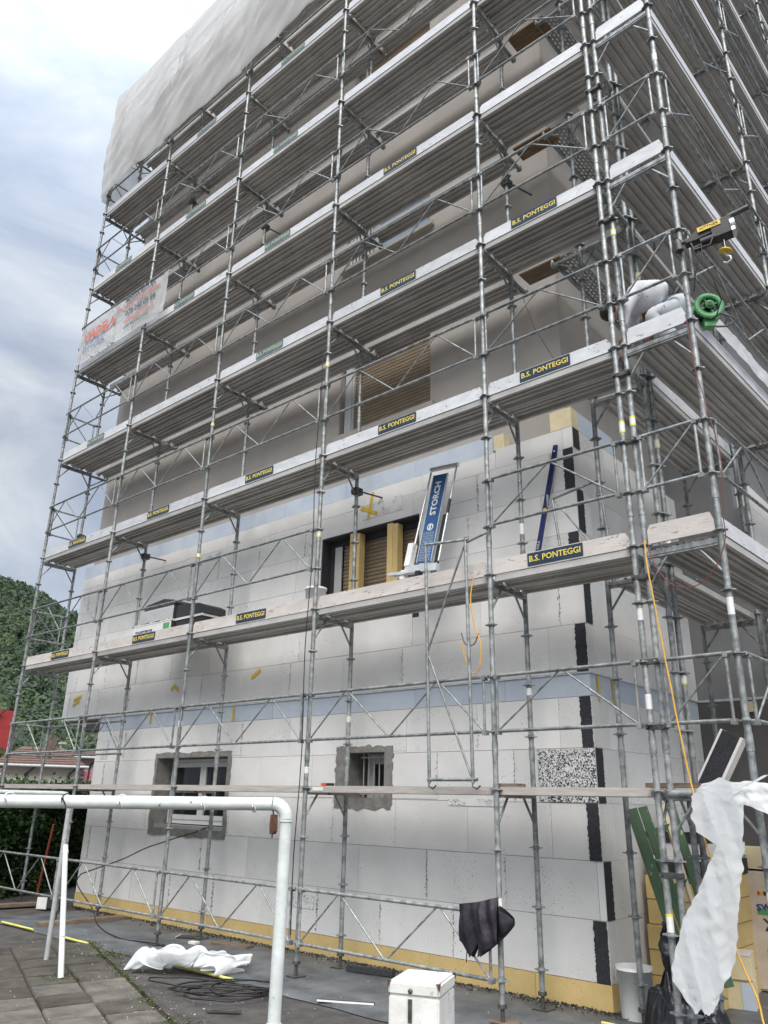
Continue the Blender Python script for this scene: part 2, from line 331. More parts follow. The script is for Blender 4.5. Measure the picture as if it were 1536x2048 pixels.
def crumpled_sheet():
    """a loosely folded sheet dropped on the ground by a short cloth simulation"""
    NX, NY = 52, 40
    gm = bpy.data.meshes.new('tmp_floor'); gm.from_pydata([(-3, -3, 0), (3, -3, 0), (3, 3, 0), (-3, 3, 0)], [], [(0, 1, 2, 3)])
    g = bpy.data.objects.new('tmp_floor', gm); col.objects.link(g); g.modifiers.new('c', 'COLLISION'); g.collision.thickness_outer = .008; g.collision.cloth_friction = 40
    vs = []
    for j in range(NY + 1):
        for i in range(NX + 1):
            u = i / NX - .5; v = j / NY - .5
            vs.append((u * 1.5 + .12 * noise.noise(Vector((u * 3, v * 3, 1))), v * .55 + .25 * noise.noise(Vector((u * 4, v * 5, 2))),
                       .28 + .16 * math.sin(v * 26 + u * 5 + 2 * noise.noise(Vector((u * 3, v * 2, 5)))) + .14 * noise.noise(Vector((u * 6, v * 6, 7))) + .06 * math.sin(u * 30)))
    me = bpy.data.meshes.new('plastic_sheet')
    me.from_pydata(vs, [], [(j * (NX + 1) + i, j * (NX + 1) + i + 1, (j + 1) * (NX + 1) + i + 1, (j + 1) * (NX + 1) + i) for j in range(NY) for i in range(NX)])
    c = bpy.data.objects.new('plastic_sheet', me); col.objects.link(c)
    m_ = c.modifiers.new('cloth', 'CLOTH'); st_ = m_.settings; st_.quality = 7; st_.mass = .08; st_.tension_stiffness = 15; st_.compression_stiffness = 15; st_.shear_stiffness = 8; st_.bending_stiffness = .6; st_.air_damping = 3
    cs = m_.collision_settings; cs.use_self_collision = True; cs.self_distance_min = .007; cs.distance_min = .006; cs.collision_quality = 3; cs.self_friction = 15
    for f in range(1, 42): sc.frame_set(f)
    nm = bpy.data.meshes.new_from_object(c.evaluated_get(bpy.context.evaluated_depsgraph_get()))
    sc.frame_set(1)
    bpy.data.objects.remove(c); bpy.data.objects.remove(g); bpy.data.meshes.remove(gm)
    nm.name = 'plastic_sheet'; nm.materials.clear(); nm.polygons.foreach_set('use_smooth', [True] * len(nm.polygons))
    return nm
HEAP_MESH = crumpled_sheet()

# ------------------------------------------------------------------ setting: ground
GZ = -1.82
mb = MB(); mb.add([(-900, -900, GZ - .02), (900, -900, GZ - .02), (900, 900, GZ - .02), (-900, 900, GZ - .02)], [(0, 1, 2, 3)])
obj('ground', mb, ASPH, kind='structure')
nx, ny = 120, 26
mb = MB()
for j in range(ny + 1):
    for i in range(nx + 1):
        x = 1.6 + (13.5 - 1.6) * i / nx
        y0 = -.56 + .05 * fbm((x * 1.3, 0, 3)) ; y1 = 1.35
        y = y0 + (y1 - y0) * j / ny
        z = GZ + .006 + .010 * abs(fbm((x * 2.2, y * 3.5, 1), 4)) + .008 * abs(noise.noise(Vector((x * .9 + y, y * 5, 7))))
        if j == 0: z = GZ - .012
        mb.v.append((x, y, z))
mb.f = [(j * (nx + 1) + i, j * (nx + 1) + i + 1, (j + 1) * (nx + 1) + i + 1, (j + 1) * (nx + 1) + i) for j in range(ny) for i in range(nx)]
mb.sm = [True] * len(mb.f)
obj('path', mb, TARP, kind='structure')
mb = MB()
for j in range(31):
    for i in range(21):
        x = 10.2 + 3.3 * i / 20; y = 1.3 + 8 * j / 30
        mb.v.append((x, y, GZ + .004 + .012 * abs(fbm((x * 2.2, y * 2.5, 1), 4))))
mb.f = [(j * 21 + i, j * 21 + i + 1, (j + 1) * 21 + i + 1, (j + 1) * 21 + i) for j in range(30) for i in range(20)]
mb.sm = [True] * len(mb.f)
obj('path', mb, TARP, kind='structure')

# pavers of the terrace
terr = empty('terrace', (4.2, -.45, GZ), kind='structure')
U = Vector((.9375, -.348, 0)); V = Vector((-.30, -.954, 0)); O = Vector((4.22, -.50, 0))
mb = MB()
q = [O - U * .1 - V * .05, O + U * 6.2 - V * .02, O + U * 6.2 + V * 7, O - U * 6 + V * 7, O - U * 6 + V * 1.1, O - U * .1 + V * 1.1]
mb.add([(p.x - 4.2, p.y + .45, -.012) for p in q], [tuple(range(len(q)))])
obj('joint_bed', mb, SOIL, terr)
pm = {}
for a in range(-8, 14):
    for b in range(0, 13):
        if a < 0 and b < 3: continue
        w = .42
        c = O + U * (a * .44 + .22) + V * (b * .44 + .22)
        if a > 9 and b < 0: continue
        key = (a * 7 + b * 3) % 5
        if key not in pm:
            t = MB(); r = random.Random(key)
            h = [r.uniform(-.006, .004) for _ in range(4)]
            cs = [(-1, -1), (1, -1), (1, 1), (-1, 1)]
            top = [(U * (sx * (w / 2 - .008)) + V * (sy * (w / 2 - .008))) + Vector((0, 0, .012 + h[k])) for k, (sx, sy) in enumerate(cs)]
            bot = [(U * (sx * w / 2) + V * (sy * w / 2)) + Vector((0, 0, -.004 + h[k])) for k, (sx, sy) in enumerate(cs)]
            low = [(U * (sx * w / 2) + V * (sy * w / 2)) + Vector((0, 0, -.03)) for k, (sx, sy) in enumerate(cs)]
            t.add(top + bot + low, [(0, 1, 2, 3)] + [(k, 4 + k, 4 + (k + 1) % 4, (k + 1) % 4) for k in range(4)] + [(4 + k, 8 + k, 8 + (k + 1) % 4, 4 + (k + 1) % 4) for k in range(4)])
            pm[key] = t.mesh('paver')
        me = pm[key]
        light = a in (5, 6, 7, 8) and b in (0, 1, 2) and (a + b) % 4 != 3
        if light:
            if ('L', key) not in pm: pm[('L', key)] = pm[key].copy(); pm[('L', key)].materials.clear()
            me = pm[('L', key)]
        o = obj('paver', me, PAVE_L if light else PAVE, terr, T(c.x - 4.2, c.y + .45, random.uniform(-.003, .003)) @ Matrix.Rotation(random.uniform(-.012, .012), 4, 'Z'))
# moss tufts and grit along the terrace edge
def scatter_tris(name, pts, size, mt, up=.5, **kw):
    mb = MB()
    for p in pts:
        for _ in range(3):
            d = Vector((random.uniform(-1, 1), random.uniform(-1, 1), random.uniform(.1, 1) * up)).normalized() * size * random.uniform(.5, 1.3)
            s = d.cross(Vector((random.random(), random.random(), .3))).normalized() * size * .35
            mb.add([Vector(p) - s, Vector(p) + s, Vector(p) + d], [(0, 1, 2)])
    return obj(name, mb.mesh(name, False), mt, **kw)
pts = []
for _ in range(2600):
    t = random.uniform(-.1, 6.0) ; w = random.gauss(0, .035) * (1 + 1.6 * max(0, fbm((t * 3, 0, 0))))
    if fbm((t * 2.1, 5, 0)) < -.15: continue
    p = O + U * t + V * w; pts.append((p.x, p.y, GZ + .005))
for _ in range(900):
    a = random.choice(range(-1, 13)); b = random.uniform(0, 5)
    p = O + U * (a * .44 + random.gauss(0, .012)) + V * b
    if fbm((p.x * 2, p.y * 2, 3)) > .1: pts.append((p.x, p.y, GZ))
for cx, cy in ((4.94, -1.4), (5.87, -1.72), (5.1, -.75), (8.2, -1.85)):
    for _ in range(160): pts.append((random.gauss(cx, .11), random.gauss(cy, .08), GZ + .004))
scatter_tris('moss', pts, .022, MOSS, label='green moss and weeds growing along the terrace edge and paver joints', cat='moss', kind='stuff')
mb = MB()
for _ in range(1300):
    x = random.uniform(3, 12.8); y = random.uniform(-3.5, .95)
    if random.random() < .5: p = O + U * random.uniform(-1, 6) + V * random.gauss(0, .2); x, y = p.x, p.y
    r = random.uniform(.003, .011)
    vs = [Vector((x, y, GZ + .012)) + Vector((random.uniform(-1, 1), random.uniform(-1, 1), random.uniform(0, 1))) * r for _ in range(4)]
    mb.add(vs, [(0, 1, 2), (0, 1, 3), (1, 2, 3), (0, 2, 3)])
for _ in range(900):
    x = random.uniform(1.2, 10.4); y = .99 - abs(random.gauss(0, .12)); r = random.uniform(.004, .013)
    vs = [Vector((x, y, GZ + .02)) + Vector((random.uniform(-1, 1), random.uniform(-1, 1), random.uniform(0, 1))) * r for _ in range(4)]
    mb.add(vs, [(0, 1, 2), (0, 1, 3), (1, 2, 3), (0, 2, 3)])
obj('grit', mb.mesh('grit'), PEBB, label='pale grit and foam crumbs scattered on asphalt', cat='gravel', kind='stuff')
mb = MB()
for _ in range(3000):
    x = random.uniform(1.0, 10.6); y = .99 - abs(random.gauss(0, .09)) * (1 + .8 * noise.noise(Vector((x * 2, 0, 0)))); r = random.uniform(.005, .02)
    vs = [Vector((x, y, GZ + .012)) + Vector((random.uniform(-1, 1), random.uniform(-1, 1), random.uniform(-.2, 1))) * r for _ in range(4)]
    mb.add(vs, [(0, 1, 2), (0, 1, 3), (1, 2, 3), (0, 2, 3)])
obj('gravel', mb.mesh('gravel'), SOIL, label='dark gravel and dirt gathered along the foot of the insulated wall', cat='gravel', kind='stuff')
# kerb stones edging the terrace
mbk = MB().box(-.245, .245, -.03, .03, -.05, .012).mesh('kerb_stone')
ang = math.atan2(U.y, U.x)
for k in range(12):
    p = O + U * (k * .5 + .25) - V * .06
    obj('kerb_stone', mbk, PAVE, terr, T(p.x - 4.2, p.y + .45, random.uniform(-.004, .002)) @ Matrix.Rotation(ang, 4, 'Z'))

# ------------------------------------------------------------------ apartment building
bld = empty('apartment_building', (5, 6, GZ), label='grey rendered apartment building being clad with white foam insulation boards behind the scaffold', cat='building')
BL = Vector((5, 6, GZ))
def bpart(name, mb, mt, parent=None, base=None, **kw):
    if parent is None: loc_mb(mb, BL); return obj(name, mb, mt, bld, **kw)
    loc_mb(mb, BL); return obj(name, mb, mt, parent, **kw)
def sub_rects(r, holes):
    rs = [r]
    for (a0, a1, b0, b1) in holes:
        nr = []
        for (x0, x1, z0, z1) in rs:
            if a1 <= x0 or a0 >= x1 or b1 <= z0 or b0 >= z1: nr.append((x0, x1, z0, z1)); continue
            zl, zh = max(z0, b0), min(z1, b1)
            if z0 < b0: nr.append((x0, x1, z0, b0))
            if z1 > b1: nr.append((x0, x1, b1, z1))
            if x0 < a0: nr.append((x0, a0, zl, zh))
            if x1 > a1: nr.append((a1, x1, zl, zh))
        rs = nr
    return [r for r in rs if r[1] - r[0] > .01 and r[3] - r[2] > .01]
W1 = (3.0, 4.74, -.56, .435); W2 = (7.03, 7.68, -.09, .43); W3 = (6.43, 8.18, 2.07, 3.33)
W4 = (6.49, 8.23, 4.96, 6.18); W5 = (6.49, 8.23, 7.98, 9.2); W6 = (6.49, 8.23, 11.0, 12.43)
W7 = (1.2, 2.9, 4.96, 5.9)
XL = -.27; XG = 1.1
mb = MB()
for r in sub_rects((XG, 10.21, GZ, 1.13), [W1, W2]): mb.box(r[0], r[1], 1.165, 1.5, r[2], r[3])
for r in sub_rects((XL, 10.21, 1.13, 16.5), [W3, W4, W5, W6]): mb.box(r[0], r[1], 1.165, 1.5, r[2], r[3])
mb.box(9.9, 10.21, 1.5, 12, GZ, 16.5); mb.box(XG, XG + .3, 1.5, 12, GZ, 1.13); mb.box(XL, XL + .3, 1.5, 12, 1.13, 16.5)
mb.box(XL, 10.21, 12, 12.3, 1.13, 16.5); mb.box(XL, 10.21, 1.5, 12, 1.13, 1.4)
bpart('wall', mb, RENDER_)
mb = MB(); mb.box(XL - .3, 11.6, .9, 12.6, 16.5, 16.75); bpart('roof', mb, RENDER_D)
mb = MB(); mb.box(-.1, 1.09, 1.25, 1.55, .97, 1.125); mb.box(.6, .75, 1.3, 1.45, GZ, .97); bpart('beam', mb, RENDER_D)
# wing behind the side facade
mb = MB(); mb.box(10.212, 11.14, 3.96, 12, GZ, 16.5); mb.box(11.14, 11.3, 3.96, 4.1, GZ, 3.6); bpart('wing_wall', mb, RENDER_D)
mb = MB(); mb.box(10.212, 11.302, 3.935, 3.958, GZ, 1.12); bpart('plinth', mb, RENDER_P)
mb = MB(); mb.box(10.372, 11.302, 3.93, 3.958, 1.125, 1.155); bpart('drip_edge', mb, ALU)
mb = MB(); mb.box(10.95, 11.08, 3.86, 3.93, .98, 1.1); bpart('junction_box', mb, CREAM)
# insulation boards on the front
zc = [-1.60, -1.10, -.605, -.10, .41, .905]
holes = [W1, W2, W3]
rb = random.Random(3)
def board_row(z0, z1, x0, x1, off, mt, name, L=1.0, y0=1.0):
    x = x0; first = True
    while x < x1 - .02:
        e = min(x1, x + (L * off if first else L)); first = False
        if e <= x + .02: x = e; continue
        for r in sub_rects((x, e, z0, z1), holes):
            j = rb.uniform(0, .0035)
            g = .0021
            bpart(name, MB().box(r[0] + g, r[1] - g, y0 + j, 1.16, r[2] + g, r[3] - g), mt)
        x = e
offs = [.55, .2, .75, .35, .9, .15]
board_row(-1.82, -1.602, XG, 10.372, .8, YEL_X, 'insulation_board', 1.25, .992)
for k in range(5): board_row(zc[k], zc[k + 1], XG, 10.37, offs[k], EPS, 'insulation_board')
board_row(.905, 1.128, XG + .02, 10.37, .6, BLUE_X, 'insulation_board', 1.25)
zu = [1.145, 1.64, 2.14, 2.64, 3.14, 3.63]
for k in range(5): board_row(zu[k], zu[k + 1], XL, 10.37, offs[(k * 2 + 1) % 6], EPS, 'insulation_board', y0=.997)
board_row(3.63, 3.85, XL, 9.35, .5, EPS, 'insulation_board', y0=.997)
board_row(3.63, 3.885, 9.35, 10.37, .9, EPS, 'insulation_board', y0=.997)
board_row(3.852, 4.09, XL, 9.31, .7, BLUE_X, 'insulation_board', 1.25, 1.003)
bpart('foam_offcut', MB().box(9.312, 9.46, 1.02, 1.16, 3.89, 4.08), CREAM)
bpart('foam_offcut', MB().box(10.1, 10.368, 1.0, 1.16, 3.89, 4.13), CREAM)
mb = MB(); mb.box(XL, 10.385, .98, 1.0, 1.128, 1.141); mb.box(10.37, 10.387, 1.0, 3.95, 1.128, 1.141); bpart('base_rail', mb, ALU)
# side facade boards
def side_row(z0, z1, y0, y1, off, mt, L=1.0, x=10.37):
    y = y0; first = True
    while y < y1 - .02:
        e = min(y1, y + (L * off if first else L)); first = False
        bpart('insulation_board', MB().box(10.213, x - rb.uniform(0, .0035), y + .0012, e - .0012, z0 + .0012, z1 - .0012), mt); y = e
side_row(-1.82, -1.602, 1.162, 3.93, .7, YEL_X, 1.25, 10.376)
for k in range(5): side_row(zc[k], zc[k + 1], 1.162, 3.93, offs[(k + 3) % 6], EPS)
side_row(.905, 1.128, 1.162, 3.93, .8, BLUE_X, 1.25)
for k in range(5): side_row(zu[k], zu[k + 1], 1.162, 3.955, offs[(k + 2) % 6], EPS)
side_row(3.63, 3.885, 1.162, 3.955, .6, EPS)
side_row(3.89, 4.13, 1.162, 2.05, 1, BLUE_X, 1.25)
for z0, z1 in [(GZ, -1.10)] + [(zc[k], zc[k + 1]) for k in range(1, 5)] + [(.905, 1.145)] + [(zu[k], zu[k + 1]) for k in range(5)] + [(3.63, 3.95)]:
    for y in range(4, 9):
        bpart('insulation_board', MB().box(11.142, 11.3 - rb.uniform(0, .003), 4.102 if y == 4 else y + .001, y + .998, z0 + .0012, z1 - .0012), EPS)
# jagged graphite edges at the interlocked corner
def jag_strip(a0, a1, z0, z1, jl, jr, n=34):
    L_ = []; R_ = []
    for k in range(n + 1):
        z = z0 + (z1 - z0) * k / n
        L_.append((a0 + (random.uniform(-jl, jl)), z)); R_.append((a1 + (random.uniform(-jr, jr)), z))
    return R_ + L_[::-1]
FR = lambda yy: (lambda a, b, c: (a, yy - c, b))
SD = lambda xx: (lambda a, b, c: (xx + c, a, b))
for z0, z1 in [(-1.60, -1.10), (-.605, -.10), (.41, .905), (1.145, 1.64), (2.14, 2.64), (3.14, 3.63)]:
    w = .125 if z0 > -1 else .135
    bpart('graphite_edge', MB().prism(jag_strip(10.365 - w, 10.362, z0 + .004, z1 - .004, .007, .004), .004, FR(.997)), BLACK_E)
for z0, z1 in [(-1.10, -.605), (-.10, .41), (1.64, 2.14), (2.64, 3.14), (3.63, 3.88)]:
    bpart('graphite_edge', MB().prism(jag_strip(1.004, 1.15, z0 + .004, z1 - .004, .001, .008), .004, SD(10.371)), BLACK_E)
bpart('speckled_board', MB().box(9.735, 10.366, .9935, .9965, -.095, .40), EPS_SPK)
for a0, a1, z0, z1 in ((8.6, 9.3, -.15, -.08), (7.2, 7.9, 3.45, 3.66), (5.9, 6.6, -1.35, -1.2), (1.3, 1.5, .45, .75), (3.3, 4.1, 3.5, 3.6)):
    bpart('speckled_board', MB().box(a0, a1, .9935, .9965, z0, z1), EPS_SPK2)
# pencil-thin ragged black crumbs along some vertical joints
mb = MB(); rj = random.Random(11)
for k in range(5):
    x = XG + offs[k]
    while x < 10.3:
        if not any(h[0] - .05 < x < h[1] + .05 and h[2] < zc[k + 1] and h[3] > zc[k] for h in holes) and rj.random() < .55:
            for _ in range(rj.randint(10, 60)):
                z = rj.uniform(zc[k] + .02, zc[k + 1] - .02); r = rj.uniform(.0015, .0048); xx = x + rj.gauss(0, .010)
                mb.box(xx - r * .6, xx + r * .6, .993, .998, z - r, z + r)
        x += 1.0
for k in range(5):
    x = XL + offs[(k * 2 + 1) % 6]
    while x < 10.3:
        if not any(h[0] - .05 < x < h[1] + .05 and h[2] < zu[k + 1] and h[3] > zu[k] for h in holes) and rj.random() < .55:
            for _ in range(rj.randint(8, 46)):
                z = rj.uniform(zu[k] + .02, zu[k + 1] - .02); r = rj.uniform(.0015, .0042); xx = x + rj.gauss(0, .009)
                mb.box(xx - r * .6, xx + r * .6, .990, .996, z - r, z + r)
        x += 1.0
bpart('foam_crumbs', mb, BLACK_E, kind='stuff')
# mortar surrounds of the two ground-floor windows
def ring(r, ml, mr_, mt_, mbm, jag, y=.997, th=.006):
    (x0, x1, z0, z1) = r
    O_ = [(x0 - ml, z0 - mbm), (x1 + mr_, z0 - mbm), (x1 + mr_, z1 + mt_), (x0 - ml, z1 + mt_)]; I_ = [(x0 + .003, z0 + .003), (x1 - .003, z0 + .003), (x1 - .003, z1 - .003), (x0 + .003, z1 - .003)]
    n = 36; mb = MB(); out_, inn = [], []
    for k in range(4):
        for s in range(n):
            t = s / n; a = O_[k]; b = O_[(k + 1) % 4]
            j = jag * fbm((a[0] * 3 + t * 7 + k * 3, r[0], 2), 4) * 1.6
            dx, dz = b[0] - a[0], b[1] - a[1]; l = math.hypot(dx, dz)
            out_.append((a[0] + dx * t + dz / l * j, a[1] + dz * t - dx / l * j))
            c = I_[k]; d = I_[(k + 1) % 4]; inn.append((c[0] + (d[0] - c[0]) * t, c[1] + (d[1] - c[1]) * t))
    m_ = len(out_)
    vs = [(a, y - th, b) for a, b in out_] + [(a, y - th - .002, b) for a, b in inn] + [(a, y + .02, b) for a, b in out_] + [(a, 1.5, b) for a, b in inn]
    fs = []
    for k in range(m_):
        q_ = (k + 1) % m_
        fs += [(k, q_, m_ + q_, m_ + k), (2 * m_ + k, 2 * m_ + q_, q_, k), (m_ + k, m_ + q_, 3 * m_ + q_, 3 * m_ + k)]
    mb.add(vs, fs); return mb
def casement(name, r, y, sashes, curtain=True):
    w = bpart(name, MB().box(r[0], r[0] + .05, y, y + .07, r[2], r[3]).box(r[1] - .05, r[1], y, y + .07, r[2], r[3]).box(r[0] + .05, r[1] - .05, y, y + .07, r[3] - .05, r[3]).box(r[0] + .05, r[1] - .05, y, y + .07, r[2], r[2] + .06), PVC)
    n = sashes; x0, x1 = r[0] + .052, r[1] - .052; L = (x1 - x0) / n
    for k in range(n):
        a, b = x0 + k * L + .003, x0 + (k + 1) * L - .003; z0, z1 = r[2] + .062, r[3] - .052; t = .065
        bpart('sash', MB().box(a, a + t, y - .012, y + .05, z0, z1).box(b - t, b, y - .012, y + .05, z0, z1).box(a + t, b - t, y - .012, y + .05, z1 - t, z1).box(a + t, b - t, y - .012, y + .05, z0, z0 + t), PVC, w)
        bpart('pane', MB().box(a + t, b - t, y + .012, y + .018, z0 + t, z1 - t), GLASS, w)
        if curtain:
            mbc = MB(); nn = 30
            for (c0, c1) in (((a + t, a + t + .1), (b - t - .12, b - t)) if k == 0 else ((a + t, a + t + .14),)):
                vs = []
                for i in range(nn + 1):
                    x = c0 + (c1 - c0) * i / nn; yy = y + .14 + .012 * math.sin(i * 1.9)
                    vs += [(x, yy, z0), (x, yy, z1)]
                mbc.add(vs, [(2 * i, 2 * i + 2, 2 * i + 3, 2 * i + 1) for i in range(nn)], True)
            bpart('curtain', mbc, CURT, w)
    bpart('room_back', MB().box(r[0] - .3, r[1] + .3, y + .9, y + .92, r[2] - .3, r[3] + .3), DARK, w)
    return w
bpart('window_surround', ring(W1, .06, .075, .07, .10, .022), MORTAR)
bpart('window_surround', ring(W2, .155, .12, .07, .12, .022), MORTAR)
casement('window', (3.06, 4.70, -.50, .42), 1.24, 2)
bpart('window_sill', MB().box(3.0, 4.74, 1.06, 1.25, -.56, -.515), ALU)
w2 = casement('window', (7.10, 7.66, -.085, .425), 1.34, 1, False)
bars = MB()
for k in range(6): bpart('bar', MB().tube((7.2 + k * .085, 1.16, -.08), (7.2 + k * .085, 1.16, .42), .009, 8), BARS, w2)
bpart('bar_rail', MB().box(7.15, 7.67, 1.152, 1.166, -.05, -.035), BARS, w2); bpart('bar_rail', MB().box(7.15, 7.67, 1.152, 1.166, .37, .385), BARS, w2)
# roller shutters
def shutter(r, y, panels, top=0.0):
    fr = MB()
    for (a, b) in panels: fr.box(a - .03, a, y - .03, y + .05, r[2], r[3]); fr.box(b, b + .03, y - .03, y + .05, r[2], r[3])
    fr.box(r[0], r[1], y + .045, y + .06, r[2], r[3])
    w = bpart('window', fr, PVC)
    for (a, b) in panels:
        me = loc_mb(MB().add([(a, y, 0), (b, y, 0), (a, y - .008, .02), (b, y - .008, .02), (a, y, .046), (b, y, .046), (a, y + .012, .05), (b, y + .012, .05), (a, y + .012, 0), (b, y + .012, 0)],
                     [(0, 1, 3, 2), (2, 3, 5, 4), (4, 5, 7, 6), (0, 8, 9, 1)]), (BL.x, BL.y, 0)).mesh('shutter_slat')
        z = r[2] + .005
        while z < r[3] - top - .05:
            obj('shutter_slat', me, SLAT, w, T(0, 0, z - BL.z)); z += .054
    return w
w3 = shutter(W3, 1.22, [(6.66, 8.16)], .0)
bpart('jamb', MB().box(W3[0] + .10, W3[0] + .23, 1.17, 1.26, W3[2], W3[3] - .09), PVC, w3)
blk = MB().box(W3[0] + .002, W3[1] - .002, 1.005, 1.2, W3[3] - .02, W3[3] - .001).box(W3[0] + .002, W3[0] + .02, 1.005, 1.2, W3[2], W3[3] - .02).box(W3[0] + .02, W3[1] - .02, 1.165, 1.2, W3[3] - .1, W3[3] - .02).box(W3[0] + .02, W3[0] + .1, 1.165, 1.2, W3[2], W3[3] - .1)
bpart('reveal_edge', blk, BLACK_E, w3)
bpart('sill_gap', MB().box(W3[0], W3[1], 1.0, 1.4, W3[2] - .08, W3[2] - .001), BLACK_E, w3)
w4 = shutter(W4, 1.26, [(6.72, 8.2)])
bpart('jamb', MB().box(6.56, 6.69, 1.21, 1.27, W4[2], W4[3]), PVC, w4)
bpart('sill', MB().box(6.42, 8.32, 1.09, 1.26, W4[2] - .07, W4[2]), RENDER_, w4)
w5 = casement('window', W5, 1.26, 3, False)
bpart('sill', MB().box(6.42, 8.32, 1.09, 1.26, W5[2] - .06, W5[2]), RENDER_, w5)
for k in range(7): bpart('louvre', MB().box(6.56 + k * .075, 6.60 + k * .075, 1.19, 1.21, W5[2], W5[3]), SLATG, w5)
bpart('reflecting_pane', MB().box(7.15, 8.16, 1.235, 1.241, W5[2] + .1, W5[3] - .1), GLASS_S, w5)  # extra pane in front of the sashes, carries the painted sky reflection
w6 = shutter(W6, 1.3, [(6.72, 8.2)])
bpart('sill', MB().box(6.42, 8.32, 1.09, 1.26, W6[2] - .06, W6[2]), RENDER_, w6)
# two yellow foam posts standing in the upper opening
for x, z1, lb in ((6.95, 3.31, 'left yellow foam post wedged upright in front of the brown shutter'), (7.62, 3.31, 'right yellow foam post wedged upright in front of the brown shutter')):
    o = empty('foam_post', (x + .09, 1.06, 2.08), label=lb, cat='foam post', group='yellow foam posts in the shuttered window')
    obj('post_front', MB().box(-.075, .015, -.05, .05, 0, z1 - 2.08), YEL_X, o); obj('post_side', MB().box(.017, .10, -.045, .06, 0, z1 - 2.10), YEL_X, o)

# ------------------------------------------------------------------ scaffolds
R0 = .0255
_c = {}
def cache(key, fn):
    if key not in _c: _c[key] = fn()
    return _c[key]
def plank_mesh(L, w=.30, wood=False):
    def f():
        mb = MB(); s = w / .305
        P = [(0, 0), (.305, 0), (.305, -.062), (.27, -.062), (.262, -.02), (.215, -.02), (.207, -.046), (.175, -.046), (.167, -.02), (.138, -.02), (.13, -.046), (.098, -.046), (.09, -.02), (.043, -.02), (.035, -.062), (0, -.062)]
        P = [(a * s, b) for a, b in P]
        mb.prism(P, L - .09, lambda a, b, c: (c + .045, a, b))
        for x in (.03, L - .075):
            for y in (.085, .235): mb.box(x, x + .045, y * s - .022, y * s + .012, -.085, -.03)
        return mb.mesh('deck_plank')
    return cache(('plank', round(L, 3), w, wood), f)
def flat_plank(L, w=.305):
    return cache(('flat', round(L, 3), w), lambda: MB().box(.03, L - .03, 0, w, -.045, .022).box(.0, .05, .02, w - .02, -.07, -.02).box(L - .05, L, .02, w - .02, -.07, -.02).mesh('deck_plank'))
def toe_mesh(L, h=.15):
    def f():
        a, b = .035, L - .035
        P = [(a, 0), (b, 0), (b, h * .55), (b - .045, h), (a + .03, h), (a, h * .75)]
        mb = MB().prism(P, .022, lambda x, z, c: (x, .018 + c, z + .004))
        mb.box(a, b, .012, .018, .002, .016)
        for x in (b - .09, b - .13): mb.tube((x, .0165, .05), (x, .0175, .05), .008, 8)
        return mb.mesh('toe_board')
    return cache(('toe', round(L, 3), h), f)
def lattice_mesh(L):
    def f():
        mb = MB(); y = -.052; a, b = .072, L - .072; t, u = 1.0, .5
        mb.tube((.02, y, t), (L - .02, y, t), .017); mb.tube((a, y, u), (b, y, u), .016)
        mb.tube((a, y, u - .02), (a, y, t), .013); mb.tube((b, y, u - .02), (b, y, t), .013)
        d = .012
        if L > 2: seq = [(a, u, .25 * L - d, t), (.25 * L + d, t, .5 * L - d, u), (.5 * L + d, u, .75 * L - d, t), (.75 * L + d, t, b, u)]
        elif L > 1: seq = [(a, u, .5 * L - d, t), (.5 * L + d, t, b, u)]
        else: seq = [(a, u, b, t)]
        for x0, z0, x1, z1 in seq: mb.tube((x0, y, z0), (x1, y, z1), .0095, 7)
        for x in (a, b):
            for z in (t, u): mb.box(x - .02, x + .02, y - .02, y + .04, z - .03, z + .012)
        return mb.mesh('guard_rail')
    return cache(('lat', round(L, 3)), f)
def rosette_mesh():
    def f():
        mb = MB(); n = 16
        vs = [(0, 0, 0)] * 0
        for z in (-.005, .005):
            for k in range(n):
                r = .062 if k % 4 < 2 else .048
                vs.append((r * math.cos(2 * PI * k / n), r * math.sin(2 * PI * k / n), z))
        mb.add(vs, [tuple(range(n - 1, -1, -1)), tuple(range(n, 2 * n))] + [(k, (k + 1) % n, n + (k + 1) % n, n + k) for k in range(n)])
        mb.tube((0, 0, -.018), (0, 0, .018), .032, 10)
        return mb.mesh('rosette')
    return cache('ros', f)
def standard_mesh(z0, z1):
    def f():
        mb = MB().tube((0, 0, z0), (0, 0, z1), R0, 12)
        z = math.ceil(z0 / 2) * 2 - 1.72
        while z < z1:
            if z > z0 + .1: mb.tube((0, 0, z), (0, 0, z + .13), R0 + .004, 12)
            z += 2
        return mb.mesh('standard')
    return cache(('std', z0, z1), f)
def frame_mesh(w):
    def f():
        mb = MB(); z = -.095
        mb.box(0, 0, 0, 0, 0, 0) if False else None
        mb.box(-.022, .022, .02, w - .02, z - .028, z + .006)
        mb.box(-.028, -.022, .02, w - .02, z - .01, z + .03); mb.box(.022, .028, .02, w - .02, z - .01, z + .03)
        mb.tube((0, .02, -.34), (0, .19, z - .02), .012, 7); mb.tube((0, w - .02, -.34), (0, w - .19, z - .02), .012, 7)
        return mb.mesh('transom')
    return cache(('frame', w), f)
def console_mesh():
    def f():
        mb = MB(); mb.box(-.02, .02, 0, .36, -.125, -.09); mb.tube((0, 0, -.34), (0, .28, -.12), .012, 7); mb.tube((0, .36, -.13), (0, .36, -.03), .018, 8)
        mb.box(-.03, .03, .33, .37, -.13, -.07)
        return mb.mesh('console')
    return cache('cons', f)
